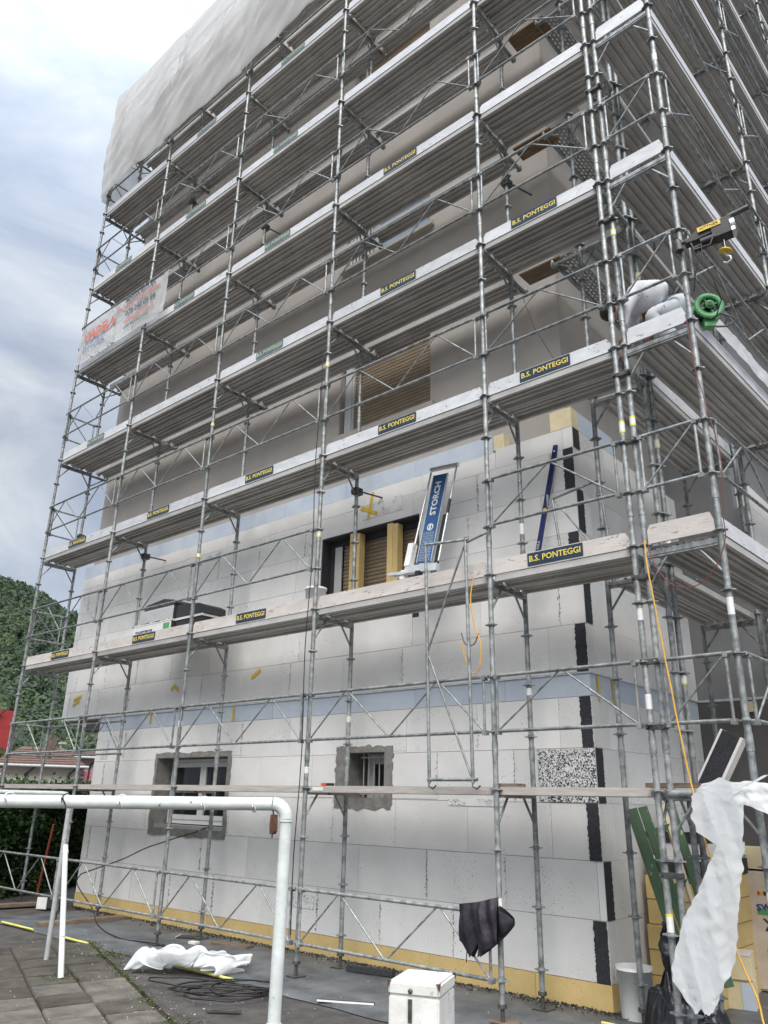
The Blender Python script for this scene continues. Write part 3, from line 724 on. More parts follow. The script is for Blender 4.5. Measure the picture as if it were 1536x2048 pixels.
def perf_mesh(L):
    def f():
        mb = MB(); w = .30
        mb.box(.03, L - .03, 0, .012, -.062, 0); mb.box(.03, L - .03, w - .012, w, -.062, 0)
        rows = [.012 + k * (w - .024) / 13 for k in range(14)]
        for k in range(13):
            y0, y1 = rows[k], rows[k + 1]
            if k % 2 == 0: mb.add([(.03, y0, -.003), (L - .03, y0, -.003), (L - .03, y1, -.003), (.03, y1, -.003)], [(0, 1, 2, 3)])
            else:
                x = .03 + (.04 if k % 4 == 1 else 0)
                while x < L - .06: mb.add([(x, y0, -.003), (x + .032, y0, -.003), (x + .032, y1, -.003), (x, y1, -.003)], [(0, 1, 2, 3)]); x += .08
        return mb.mesh('perforated_plank')
    return cache(('perf', L), f)

def scaffold(name, loc, rz, xs, w, label, z1, decks, toes, rails, lat_ground=(), console=(), gz=GZ, toe_mat=lambda l: TOE_A,
             plates=(), end_rails=(), perf=False, flat0=True, skip_std=(), indiv_ros=True, inner_rails=(), consbays=None):
    root = empty(name, loc, rz, label=label, cat='scaffold')
    nb = len(xs) - 1
    rs = MB()
    for i, x in enumerate(xs):
        for row, y in enumerate((0, w)):
            if (i, row) in skip_std: continue
            s = obj('standard', standard_mesh(gz + .14, z1), STEEL, root, T(x, y, 0))
            obj('base_jack', cache(('jack', gz), lambda: MB().tube((0, 0, gz + .015), (0, 0, gz + .3), .017, 8).box(-.075, .075, -.075, .075, gz + .012, gz + .02).tube((0, 0, gz + .12), (0, 0, gz + .15), .04, 6).mesh('base_jack')), STEEL_D, s)
            z = -1.5
            while z < z1 - .05:
                if row == 0 and z < 11.1 and indiv_ros: obj('rosette', rosette_mesh(), STEEL, s, T(0, 0, z))
                else:
                    me = rosette_mesh(); rs.add([(v.co.x + x, v.co.y + y, v.co.z + z) for v in me.vertices], [tuple(p.vertices) for p in me.polygons])
                z += .5
        for l in decks:
            if (i, 1) in skip_std: continue
            obj('transom', frame_mesh(w), STEEL, root, T(x, 0, 2 * l + (.055 if l == 0 else 0)))
    if rs.v: obj('rosettes', rs.mesh('rosettes'), STEEL, root, kind='stuff')
    for l in decks:
        for b in range(nb):
            if (l, b) in toes.get('nodeck', ()): continue
            L = xs[b + 1] - xs[b]; z = 2 * l
            for k in range(2):
                yy = .02 + k * (w - .03) / 2
                if l == 0 and flat0: obj('deck_plank', flat_plank(L, (w - .06) / 2), PLANK_W, root, T(xs[b], yy, z))
                else: obj('deck_plank', plank_mesh(L, round((w - .05) / 2, 3)), DECK, root, T(xs[b], yy, z - .005))
    for l in decks:
        for b in range(nb):
            if toes.get('f', lambda l, b: True)(l, b):
                L = xs[b + 1] - xs[b]; me = toe_mesh(L); tm = toe_mat(l)
                me2 = cache((me.name, tm.name), lambda: me.copy())
                t = obj('toe_board', me2, tm, root, T(xs[b], 0, 2 * l))
                if (l, b) in plates:
                    fac, cx = plates[(l, b)]
                    pm_ = NAVY if fac == 0 else NAVY_F
                    pl = cache(('plate', fac), lambda: MB().box(-.29, .29, .006, .0115, .018, .142).mesh('name_plate'))
                    obj('name_plate', pl, pm_, t, T(cx, 0, 0))
                    obj('lettering', text_mesh('B.S. PONTEGGI', .082, GOLD if fac == 0 else GOLD_F, .0012, .0012), None, t, T(cx, .0048, .080) @ RX90)
    for (l, b) in rails:
        obj('guard_rail', lattice_mesh(xs[b + 1] - xs[b]), STEEL, root, T(xs[b], 0, 2 * l))
    for (l, b) in inner_rails:
        obj('guard_rail', lattice_mesh(xs[b + 1] - xs[b]), STEEL, root, T(xs[b], w + .1, 2 * l))
    for l in end_rails:
        obj('guard_rail', lattice_mesh(w), STEEL, root, T(0, w, 2 * l) @ Matrix.Rotation(-PI / 2, 4, 'Z'))
    for l in console:
        for i, x in enumerate(xs): obj('console', console_mesh(), STEEL, root, T(x, w, 2 * l))
        for b in range(nb):
            if consbays and b not in consbays: continue
            L = xs[b + 1] - xs[b]
            obj('inner_plank', perf_mesh(round(L, 3)) if perf else plank_mesh(L, .27), STEEL if perf else DECK, root, T(xs[b], w + .075, 2 * l))
    return root

XS = [0.0, 2.427, 4.929, 7.397, 9.874, 11.364]
plates = {}
def pl(l, b, x, f=0): plates[(l, b)] = (f, x - XS[b])
pl(1, 4, 10.59); pl(1, 2, 6.2); pl(1, 1, 3.75); pl(1, 0, 1.25)
pl(2, 4, 10.6); pl(2, 3, 8.62); pl(2, 2, 6.13); pl(2, 1, 3.7); pl(2, 0, 1.2)
pl(3, 4, 10.58); pl(3, 3, 8.6, 0); pl(3, 2, 6.13, 1); pl(3, 0, 1.25, 1)
pl(4, 3, 8.6, 0); pl(4, 2, 6.1, 1); pl(4, 1, 3.65, 1)
pl(5, 2, 6.1, 1); pl(5, 1, 3.65, 1); pl(5, 0, 1.2, 1); pl(6, 2, 6.1, 1); pl(6, 1, 3.65, 1)
plates[(2, 4)] = (0, 10.6 - XS[4])
rails = [(l, b) for l in range(0, 8) for b in range(5) if (l, b) not in ((1, 3), (4, 0))] + [(4, 0)] + [(-1, b) for b in range(4)]
front = scaffold('front_scaffold', (0, 0, 0), 0, XS, .65,
    'tall galvanised steel scaffold with five bays standing along the front facade', 15.6,
    list(range(0, 8)), {'f': lambda l, b: l > 0}, rails, toe_mat=lambda l: TOE_W if l <= 1 else TOE_A, plates=plates,
    end_rails=range(0, 7), console=(3, 4, 5, 6, 7), inner_rails=((0, 0),), consbays=(0, 1, 2, 3), skip_std=())
for x, l in ((9.95, 4), (9.95, 5), (9.95, 6)):
    obj('plywood_board', MB().box(x, x + .55, .72, .98, 2 * l - .03, 2 * l - .01), OSB, front)
obj('plywood_board', MB().box(9.95, 10.5, .72, .98, 5.97, 5.99), WOOD, front)
# stickers on standards
for x, z, h, mt_ in ((7.397, 2.9, .1, STICKY), (11.364, 3.1, .12, STICKY), (9.874, -.95, .07, STICK), (9.874, -1.05, .05, STICK), (4.929, .75, .08, STICK),
                     (4.929, 3.1, .06, STICKY), (4.929, 5.2, .05, STICKY), (7.397, 5.3, .08, STICKY), (2.427, .85, .05, STICK), (7.397, .15, .07, STICK), (11.364, 1.35, .1, STICK), (11.364, .62, .12, STICK), (11.364, -1.0, .14, STICKY)):
    obj('sticker', MB().tube((x, 0, z), (x, 0, z + h), R0 + .0012, 12, cap=False), STICK if mt_ is STICKY else mt_, front)
    if mt_ is STICKY:
        for dz in (0, h - .018): obj('sticker', MB().tube((x, 0, z + dz), (x, 0, z + dz + .018), R0 + .0016, 12, cap=False), STICKY, front)
for x, z, h, mt_ in ((9.874, 2.6, .12, STICKY), (7.397, .75, .07, STICK), (9.874, .9, .07, STICK), (4.929, -.3, .06, STICK)):
    obj('sticker', MB().tube((x, .65, z), (x, .65, z + h), R0 + .0012, 12, cap=False), STICK, front)
# ties to the wall
for x, z, dx in ((2.427, 3.75, .12), (7.397, 3.72, .15), (9.874, 7.4, .15), (0.0, 6.4, .25), (0, 8.3, .2), (0, 4.6, .3), (2.427, 11.4, .1), (4.929, 9.4, .1)):
    mb = MB().tube((x, .58, z), (x + dx, 1.02, z - .02), .012, 8).box(x - .05, x + .05, .6, .72, z - .05, z + .04).tube((x - .07, .62, z), (x + .07, .68, z), .02, 8)
    obj('wall_tie', mb, STEEL_D, front)
# thin black rope down the fourth standard
obj('hoist_rope', MB().path([(7.36 + .02 * math.sin(k), -.07, 5.6 - k * .37) for k in range(20)], .006, 5), RUBBER,
    label='thin black rope hanging beside the fourth outer standard from the left', cat='rope')

sx = [0.0, 2.94, 5.9, 8.85, 11.8]
side = scaffold('side_scaffold', (12.10, 0, 0), PI / 2 - math.radians(2.0), sx, .64,
    'galvanised scaffold receding along the right side of the building with bright toe boards', 16.4,
    list(range(0, 9)), {'f': lambda l, b: l > 0}, [(l, b) for l in range(0, 8) for b in range(4)], flat0=True, toe_mat=lambda l: TOE_A)
# short end rails and toe boards facing the camera (at y = 0 between x 11.46 and 12.1)
for l in range(0, 8):
    M_ = T(0, .64, 2 * l) @ Matrix.Rotation(-PI / 2, 4, 'Z')
    obj('guard_rail', lattice_mesh(.64), STEEL, side, M_)
    if l > 0: obj('toe_board', cache(('toe64', l > 1), lambda: MB().prism([(.035, 0), (.605, 0), (.605, .09), (.575, .17), (.06, .17), (.035, .12)], .022, lambda x, z, c: (x, .018 + c, z + .004)).mesh('toe_board')), TOE_A if l > 1 else TOE_W, side, M_ @ T(0, -.03, 0))
for z, h, mt_ in ((1.3, .14, STICK), (7.2, .1, STICK), (-.72, .06, STICK)):
    obj('sticker', MB().tube((0, 0, z), (0, 0, z + h), R0 + .0012, 12, cap=False), mt_, side)
for z, h in ((3.15, .1), (5.3, .08), (-1.0, .05)):
    obj('sticker', MB().tube((0, .64, z), (0, .64, z + h), R0 + .0012, 12, cap=False), STICK, side)
    for dz in (0, h - .015): obj('sticker', MB().tube((0, .64, z + dz), (0, .64, z + dz + .015), R0 + .0016, 12, cap=False), STICKY, side)
obj('support_tube', MB().tube((-.03, 0, -.02), (-.03, .64, -.02), .03, 12), STEEL, side)
innr = scaffold('side_scaffold', (11.40, .73, 0), PI / 2 - math.radians(.5), [0.0, 2.5], .64,
    'short inner scaffold bay between the side scaffold and the insulated corner', 16.4,
    list(range(1, 8)), {'f': lambda l, b: l == 2}, [], console=(3, 4, 5, 6, 7), perf=True, indiv_ros=False)
for z in (.9, 2.2, 3.2, 5.2):
    obj('sticker', MB().tube((0, 0, z), (0, 0, z + .1), R0 + .0012, 12, cap=False), STICK, innr)
    for dz in (0, .085): obj('sticker', MB().tube((0, 0, z + dz), (0, 0, z + dz + .015), R0 + .0016, 12, cap=False), STICKY, innr)

# couplers joining the doubled corner standards
for z in (-.6, .48, 1.0, 1.72, 3.0, 3.7, 5.5, 7.3): obj('coupler', MB().box(11.33, 11.50, -.03, .03, z - .02, z + .02).tube((11.345, -.05, z), (11.345, .02, z), .014, 6).tube((11.49, -.05, z), (11.49, .02, z), .014, 6), STEEL_D, front)

# guard rail panel taken off and hung upright on the scaffold
lp = empty('loose_guard_rail', (9.2, -.11, .05), label='loose lattice guard rail panel hung upright against the third bay', cat='guard rail')
mb = MB().tube((0, 0, 0), (-.05, 0, 2.40), .017).tube((.5, 0, .0), (.46, 0, 2.36), .017)
obj('side_tube', mb, STEEL, lp)
obj('end_tube', MB().tube((-.07, 0, 2.38), (.50, 0, 2.33), .016), STEEL, lp); obj('end_tube', MB().tube((-.02, 0, .03), (.55, 0, .03), .016), STEEL, lp); obj('end_tube', MB().tube((.46, 0, 2.30), (.70, .05, 2.38), .014), STEEL, lp)
obj('diagonal', MB().tube((.46, 0, 2.3), (-.02, 0, 1.25), .0105), STEEL, lp)
obj('diagonal', MB().tube((-.01, 0, 1.2), (.48, 0, .06), .0105), STEEL, lp)
for hx_ in (0, .5): obj('hook', MB().path([(hx_, 0, .02), (hx_, -.01, -.03), (hx_ + .05, -.01, -.05), (hx_ + .08, 0, -.02)], .008, 6), STEEL_D, lp)

# small removed railing frame standing on the first deck
fr = empty('railing_frame', (10.35, .42, 2.0), label='small steel railing frame leaning on the first deck near the blue level', cat='frame')
obj('frame_tube', MB().tube((.12, 0, 0), (.0, .05, .86), .014).tube((.62, 0, 0), (.53, .05, .92), .014).tube((0, .05, .84), (.53, .05, .92), .015), STEEL, fr)
obj('brace', MB().tube((.03, .05, .82), (.42, .02, .25), .009), STEEL, fr)
for x in (0, .54): obj('socket', MB().box(x - .055, x - .045, .04, .07, .76, .90).box(x - .055, x + .01, .04, .07, .755, .765), STEEL, fr)

# ------------------------------------------------------------------ netting and banner
def cloth(name, mt_, corners, nx, ny, disp, parent=None, **kw):
    """corners(u, v) -> point; disp(u, v, p) -> offset vector"""
    mb = MB()
    for j in range(ny + 1):
        for i in range(nx + 1):
            u, v = i / nx, j / ny; p = Vector(corners(u, v)); mb.v.append(tuple(p + Vector(disp(u, v, p))))
    mb.f = [(j * (nx + 1) + i, j * (nx + 1) + i + 1, (j + 1) * (nx + 1) + i + 1, (j + 1) * (nx + 1) + i) for j in range(ny) for i in range(nx)]
    mb.sm = [True] * len(mb.f)
    return obj(name, mb.mesh(name, False), mt_, parent, **kw)
def net_c(u, v):
    x = -.06 + 7.6 * u
    tops = 15.44 - .35 * max(0, u - .5) - .05 * abs(math.sin(PI * x / 2.45))
    scallop = -abs(math.sin(PI * (x - .0) / 2.45)) * .16
    bot = 12.36 + .22 * max(0, (x - 4) / 3) - scallop * .9 + .06 * fbm((x * 1.4, 2, 0))
    return (x, -.10, bot + (tops - bot) * v)
def crease(x, z, sl, fr, seed):
    q = (x + z * sl) * fr + noise.noise(Vector((x * .5, z * .5, seed))) * 1.2
    return abs(noise.noise(Vector((q, z * .12, seed)))) ** .6
def net_d(u, v, p):
    att = .35 + .65 * math.sin(PI * min(1, max(0, v))) ** .6
    x, z = p.x, p.z
    w = .35 * noise.noise(Vector((x * .7, z * .7, 3)))
    y = -.070 * tri((x - .95 * z) * 1.1 + w * 1.5) - .050 * tri((x - .3 * z) * 1.7 + w * 2) - .024 * tri((x - 1.5 * z) * 2.6 + w * 2) - .014 * tri((x - .7 * z) * 5.1 + w) - .05 * crease(x, z, -.8, .8, 3.0) - .05 * crease(x, z, -.25, 1.6, 7.0)
    pull = -.10 * math.exp(-((x % 2.45) / .35) ** 2) * (1 - v)
    return (0, y * att + pull * .3, .0)
cloth('scaffold_netting', NET, net_c, 300, 110, net_d, label='large white translucent netting draped over the top left of the scaffold', cat='netting')
cloth('scaffold_netting', NET, lambda u, v: (-.07 - .02 * math.sin(v * 9), -.10 + 1.0 * u, 12.35 + 3.06 * v), 20, 60, lambda u, v, p: (fbm((p.y * 3, p.z, 1)) * .05 - .04, 0, 0),
      label='narrow white netting closing the left end of the scaffold top', cat='netting')
bn = empty('banner', (0, -.09, 8.0), label='faded white company banner with red and black print tied to the railing at left', cat='banner')
def ban_c(u, v): 
    x = .12 + 3.1 * u; cut = .0
    return (x, 0, .02 + .03 * math.sin(u * 5) + (.88 - .02 * math.sin(u * PI)) * v)
def ban_d(u, v, p): return (0, .02 * fbm((p.x * 2, p.z * 3, 1)) - .02 * (u > .95), 0)
cloth('sheet', BANNER, ban_c, 70, 24, ban_d, bn)
RED_F = mat('faded_red_print', (.60, .17, .13), rough=.8); INK_F = mat('faded_dark_print', (.08, .09, .11), rough=.8); BLUE_F = mat('faded_blue_print', (.25, .3, .42), rough=.8)
for s, sz, mt_, x, z, b_ in (('IMPRESA PITTURA', .125, INK_F, 2.33, .80, .003), ('DAL 1973 AL VOSTRO SERVIZIO', .10, RED_F, 2.30, .66, .002), ('079 240 09 84', .17, INK_F, 2.38, .49, .002),
                        ('viadela@bluewin.ch', .125, RED_F, 2.35, .32, .001), ('VIADELA', .30, RED_F, .92, .55, .008), ('PITTURA', .2, BLUE_F, .75, .30, .004), ('6500 BELLINZONA', .1, INK_F, 2.3, .17, 0)):
    obj('lettering', text_mesh(s, sz, mt_, .001, b_), None, bn, T(x, -.035, z) @ RX90)

# ------------------------------------------------------------------ tools and things on the decks
# foam cutter
sc_ = empty('foam_cutter', (8.50, .45, 2.12), label='blue and white hot wire foam cutter leaning upright beside the shuttered window', cat='foam cutter')
sc_.rotation_euler = (math.radians(-10), math.radians(5), 0)
obj('cutting_plate', MB().box(.0, .20, .0, .02, .38, 1.55), BLUE_S, sc_)
obj('plate_edge', MB().box(-.012, 0, -.004, .024, .38, 1.55).box(.20, .212, -.004, .024, .38, 1.55), ALU, sc_)
obj('lettering', text_mesh('STORCH', .118, WHITE, .001, .004), None, sc_, T(.10, -.004, 1.22) @ RX90 @ Matrix.Rotation(PI / 2, 4, 'Z'))
ring_ = MB(); 
ring_.lathe([(.03, -.001), (.048, -.001), (.048, .001), (.03, .001), (.03, -.001)], n=20, M=RX90)
ring_.box(-.012, .012, -.003, 0, -.03, .03)
obj('emblem', ring_, WHITE, sc_, T(.10, -.004, .83))
obj('ruler_grid', (lambda q: [q.box(.02 + k * .018, .0215 + k * .018, -.003, -.001, .4, .78) for k in range(9)] and [q.box(.015, .185, -.003, -.001, .4 + k * .035, .4015 + k * .035) for k in range(11)] and q)(MB()), WHITE, sc_)
obj('bow_frame', MB().tube((-.075, -.03, .25), (-.055, .0, 1.60), .013).tube((.34, -.03, .36), (.33, .0, 1.66), .012).box(-.07, .35, -.02, .02, 1.62, 1.66, Matrix.Rotation(-.0, 4, 'Y')), ALU, sc_)
obj('grip', MB().tube((.338, -.022, .98), (.335, -.018, 1.16), .017), BLACKP, sc_)
obj('base_rail', MB().box(-.13, .34, -.05, .01, .24, .33).box(-.26, -.10, -.06, -.01, .2, .25), ALU, sc_)
obj('guide_arm', MB().box(-.34, -.08, -.09, -.03, .21, .245), ALU, sc_)
obj('motor_box', MB().box(-.14, -.06, -.06, .02, .33, .62).box(-.16, -.1, -.07, -.0, .16, .27), WHITE, sc_)
obj('stand_leg', MB().box(.22, .27, .04, .07, .02, 1.0).box(.0, .05, .04, .06, .14, .30).box(.05, .12, -.06, 0, .16, .25), BLACKP, sc_)
obj('cable', MB().path([(.24, -.02, .28), (.28, -.03, .2), (.30, -.02, .08)], .006, 5), RUBBER, sc_)
# spirit level
lv = empty('spirit_level', (9.93, .72, 2.08), label='long dark blue spirit level leaning on the wall by the black corner strips', cat='spirit level')
lv.rotation_euler = (math.radians(-9), math.radians(8), 0)
obj('body', MB().box(-.025, .025, 0, .03, 0, 1.66), BLUE_L, lv)
obj('vial', MB().box(-.012, .026, -.004, 0, .80, .86), YELLOW, lv); obj('lettering', text_mesh('SOLA', .04, STICK, .0008), None, lv, T(0, -.003, .42) @ RX90 @ Matrix.Rotation(PI / 2, 4, 'Z'))
obj('end_hole', MB().tube((0, -.003, 1.58), (0, .0, 1.58), .010, 10), STICK, lv)
# pail on the deck
def pail(name, loc, r, h, label, mt_=WHITE, tilt=0, handle=True):
    e_ = empty(name, loc, label=label, cat='bucket'); e_.rotation_euler = (tilt, 0, .4)
    obj('body', MB().lathe([(0, 0), (r * .86, 0), (r * .88, .01), (r * .97, h * .93), (r * 1.05, h * .93), (r * 1.05, h * .95), (r * .99, h * .95), (r * 1.06, h), (r * .95, h), (r * .85, .02), (0, .02)], n=28), mt_, e_)
    if handle: obj('handle', MB().path([(r * 1.05 * math.cos(a), -.02 - .35 * r * math.sin(a), h * .86 - .5 * h * math.sin(a)) for a in [PI * k / 14 for k in range(15)]], .004, 5), STEEL, e_)
    return e_
pail('bucket', (7.02, .36, 2.03), .135, .36, 'white plastic pail standing on the first deck below the shuttered window', handle=False)
# stack of insulation packs on first deck
def foam_pack(name, loc, size, label, rz=0, mats=(EPS, BLACK_E), film=False, **kw):
    e_ = empty(name, loc, rz, label=label, cat='foam boards', **kw); x, y, z = size
    n = max(2, round(z / .08)); 
    for k in range(n):
        j = random.uniform(-.01, .01)
        obj('foam_board', MB().box(j, x + j, j, y + j, k * z / n + .001, (k + 1) * z / n - .002), mats[k % len(mats)], e_)
    return e_
pk = empty('insulation_pack', (3.25, .14, 2.0), label='wrapped pack of black edged foam boards with green label on the first deck at left', cat='insulation pack')
obj('wrap', MB().box(0, .98, -.012, .0, .02, .30), EPS, pk)
obj('black_core', MB().box(0, .98, .0, .48, .02, .30), BLACK_E, pk)
def jagtop(x0, x1, z, y, s):
    P = [(x0, z - .02)] + [(x1, z - .02)] + [(x1 - (x1 - x0) * k / 30, z + random.uniform(-.006, .012)) for k in range(31)]
    return MB().prism(P, .5, lambda a, b, c: (a, y + c, b))
obj('label', MB().box(.80, .95, -.016, -.0125, .06, .28), GREEN_P, pk)
obj('foam_rim', jagtop(.0, .985, .325, -.014, 1), EPS, pk)
obj('lettering', text_mesh('SWISSPOR', .10, INK, .001, .002), None, pk, T(.30, -.016, .19) @ RX90)
pk2 = empty('insulation_pack', (3.36, .16, 2.345), label='topmost film wrapped foam pack with rough black top on the first deck', cat='insulation pack')
obj('wrap', MB().box(0, .86, -.012, .0, .0, .19), FILM, pk2); obj('black_core', MB().box(0, .86, .0, .46, .0, .19), BLACK_E, pk2)
obj('foam_board', MB().prism([(.05, .19), (.83, .19), (.86, .24), (.8, .29), (.55, .335), (.1, .29), (.04, .27)], .4, lambda a, b, c: (a, .02 + c, b)), BLACK_E, pk2)
pk3 = empty('insulation_pack', (4.26, .2, 2.0), label='small black foam offcuts beside the wrapped packs on the first deck', cat='insulation pack')
obj('foam_board', MB().prism(jag_strip(0.0, .62, .02, .30, .004, .01, 10), .4, lambda a, b, c: (a, c, b)), BLACK_E, pk3)
obj('foam_board', MB().box(-.01, .64, -.01, .4, .304, .335), EPS, pk3)
obj('foam_board', MB().prism([(-.02, .34), (.66, .34), (.66, .44), (.52, .50), (.0, .54)], .38, lambda a, b, c: (a, c, b)), BLACK_E, pk3)
# little things on the low deck
o = empty('clamp', (7.55, .1, .022), label='small red and black clamp lying on the lowest deck near the barred window', cat='tool')
obj('jaw', MB().box(0, .14, 0, .05, 0, .03), BLACKP, o); obj('grip', MB().box(.0, .07, -.02, 0, .005, .028), RED, o); obj('tag', MB().box(-.06, .1, -.085, -.083, -.05, -.015), STICK, o)
o = empty('wood_offcut', (9.86, .05, .022), label='short dark offcut lying on the low deck beside the fifth standard', cat='offcut')
obj('piece', MB().box(0, .22, 0, .12, 0, .03), WOOD, o)
o = empty('timber_board', (11.15, .28, .03), label='weathered board lying on the lowest deck at the corner', cat='board')
obj('board', MB().box(0, .85, 0, .24, 0, .035), WOOD, o)
# tilted black edged foam board leaning on the side deck
o = empty('foam_board', (11.13, 1.5, .03), label='thick foam board with black sides propped at a slant above the low side deck', cat='foam board')
o.rotation_euler = (0, math.radians(30), math.radians(8))
obj('core', MB().box(0, .16, -.12, .12, 0, .62), BLACK_E, o); obj('skin', MB().box(.161, .185, -.125, .125, -.01, .63), EPS, o)
obj('skin', MB().box(-.02, -.001, -.122, .122, -.01, .62), EPS, o)

# hoist
h = empty('electric_hoist', (12.16, -.06, 4.78), label='black electric cable hoist with yellow plate mounted on the corner standard', cat='hoist')
h.rotation_euler = (0, math.radians(-6), math.radians(10))
obj('bracket', MB().tube((-.08, 0, .02), (.3, 0, .05), .02).tube((-.06, 0, -.05), (-.06, 0, .06), .04, 12), STEEL_D, h)
obj('arm', MB().prism([(.0, -.02), (.10, -.03), (.42, .0), (.42, .1), (.1, .06)], .09, lambda a, b, c: (a, c - .045, b)), BLACKP, h)
obj('motor', MB().box(.24, .40, -.06, .06, -.09, .06).tube((.13, -.02, -.08), (.26, -.02, -.08), .05, 12).tube((.06, 0, -.1), (.16, 0, -.09), .035, 10), BLACKP, h)
obj('gearbox', MB().tube((.40, 0, -.01), (.44, 0, -.01), .075, 14).box(.40, .43, -.06, .06, -.09, .02), ALU, h)
obj('grip_tube', MB().tube((.40, .0, .11), (.58, 0, .125), .025, 10), STEEL_D, h)
obj('name_plate', MB().box(.13, .33, -.0665, -.0625, .02, .07), YELLOW, h); obj('lettering', text_mesh('HITTNER', .04, INK, .0008), None, h, T(.23, -.068, .045) @ RX90)
obj('cage', MB().path([(.05, -.06, -.06), (.06, -.07, -.15), (.2, -.07, -.16), (.24, -.06, -.08)], .008, 5), STEEL_D, h)
hk = empty('hoist_hook', (12.50, -.08, 4.52), label='steel hook with yellow disc hanging from the electric hoist', cat='hook')
obj('disc', MB().lathe([(0, .012), (.05, .008), (.06, -.004), (.05, -.012), (0, -.012)], n=20, M=Matrix.Rotation(.3, 4, 'Y')), YELLOW, hk)
obj('hook', MB().path([(.0, 0, 0), (0, 0, -.05), (.03, 0, -.075), (.035, 0, -.11), (0, 0, -.13), (-.03, 0, -.11)], .009, 6).tube((0, 0, 0), (0, 0, .12), .003, 5), ALU, hk)
obj('hoist_cable', MB().path([(12.28, -.1, 4.68), (12.26, -.11, 4.5), (12.22, -.1, 4.38), (12.18, -.06, 4.25)], .006, 5).path([(12.31, -.1, 4.68), (12.31, -.12, 4.5), (12.36, -.1, 4.3), (12.38, 0, 4.1), (12.3, .05, 3.98)], .006, 5), RUBBER,
    label='pair of thin black cables drooping from the hoist', cat='cable')
# cable reel
rl = empty('cable_reel', (12.17, .30, 4.10), label='green plastic cable reel hanging on the side scaffold near the worker', cat='cable reel')
rl.rotation_euler = (0, 0, math.radians(35)); rl.scale = (.98, .98, .98)
Mx = Matrix.Rotation(PI / 2, 4, 'X')
for y_ in (-.05, .09):
    obj('flange', MB().lathe([(.085, .0), (.135, .0), (.14, .01), (.135, .02), (.085, .02), (.085, .0)], (0, y_, .16), 28, Mx), GREEN_P, rl)
    for k in range(4):
        a_ = k * PI / 2 + .4; obj('spoke', MB().tube((.04 * math.cos(a_), y_, .16 + .04 * math.sin(a_)), (.09 * math.cos(a_), y_, .16 + .09 * math.sin(a_)), .012, 6), GREEN_P, rl)
obj('drum', MB().lathe([(.05, -.08), (.105, -.08), (.112, .0), (.105, .05), (.05, .05)], (0, 0, .16), 24, Mx), BLACKP, rl)
obj('hub', MB().lathe([(0, .0), (.042, .0), (.045, .02), (0, .02)], (0, -.07, .16), 16, Mx), GREEN_P, rl)
obj('socket', MB().box(-.02, .02, -.10, -.09, .14, .18), BLACKP, rl)
obj('foot', MB().box(-.05, .05, -.03, .05, -.04, .05), GREEN_P, rl)
obj('handle', MB().path([(-.02, -.08, .0), (.08, -.10, .05), (.18, -.10, .0), (.2, -.1, -.04), (.12, -.1, -.10), (.02, -.1, -.1)], .009, 6), STEEL_D, rl)
# milky sheet / dirty film on side toe board
o = cloth('plastic_sheet', FILM, lambda u, v: (12.145 + .0349 * (.45 + 1.9 * u), .45 + 1.9 * u, 4.15 + .20 * v), 40, 8, lambda u, v, p: (.015 * fbm((p.y * 4, p.z * 5, 2)), 0, .02 * fbm((p.y * 3, 1, 1))), label='dirty translucent sheet tied above the second side toe board', cat='plastic sheet')
o = empty('timber_post', (11.52, .5, 4.0), label='upright reddish brown timber behind the corner standards next to the worker', cat='timber')
obj('post', MB().box(-.03, .05, -.03, .03, 0, .8), mat('reddish_timber', (.16, .06, .035), (.24, .10, .06), scale=12, rough=.8), o)

# cords
def wiggle(pts, n=14, amp=.01, seed=0):
    P = [Vector(p) for p in pts]; out_ = []
    for i in range(len(P) - 1):
        p0 = P[max(i - 1, 0)]; p1 = P[i]; p2 = P[i + 1]; p3 = P[min(i + 2, len(P) - 1)]
        for k in range(n):
            t = k / n
            q = .5 * ((2 * p1) + (-p0 + p2) * t + (2 * p0 - 5 * p1 + 4 * p2 - p3) * t * t + (-p0 + 3 * p1 - 3 * p2 + p3) * t ** 3)
            out_.append(q + Vector((noise.noise(q * 3 + Vector((seed, 0, 0))), 0, noise.noise(q * 3 + Vector((0, seed, 5))))) * amp)
    out_.append(P[-1]); return out_
obj('power_cord', MB().path(wiggle([(11.50, -.08, 2.02), (11.515, -.1, 1.7), (11.545, -.1, 1.3), (11.566, -.1, 1.106), (11.61, -.1, .6), (11.687, -.1, -.065), (11.74, -.1, -.4), (11.827, -.1, -.659), (11.85, -.1, -1.0), (11.95, -.1, -1.3), (12.01, -.15, -1.5), (12.3, -.3, -1.80)]), .0075, 6), CORD_Y,
    label='orange power cord hanging down the corner from the first deck to the ground', cat='cord')
obj('power_cord', MB().path(wiggle([(9.72, -.06, 1.98), (9.69, -.08, 1.75), (9.74, -.08, 1.5), (9.80, -.08, 1.3), (9.77, -.08, 1.08), (9.68, -.07, 1.05), (9.60, -.06, 1.2), (9.56, -.05, 1.35)]), .007, 6), CORD_Y,
    label='orange cord loop dangling below the first deck beside the fifth standard', cat='cord')
obj('power_cord', MB().path(wiggle([(9.78, -.08, 1.42), (9.72, -.08, 1.32), (9.62, -.08, 1.33), (9.56, -.06, 1.45)]), .006, 6), CORD_R, label='short dark red cord loop below the first deck', cat='cord')
obj('power_cord', MB().path(wiggle([(12.08, -.06, 4.05), (12.09, -.07, 3.6), (12.12, -.07, 3.3), (12.18, -.07, 2.9), (12.20, -.07, 2.5), (12.16, -.07, 2.1), (12.15, -.07, 1.9), (12.05, -.08, 1.68), (11.9, -.08, 1.56), (11.72, -.08, 1.58), (11.58, -.07, 1.75), (11.51, -.06, 2.02)]), .0045, 6), CORD_R,
    label='long thin red cord hanging in a loop from the outer corner standard', cat='cord')
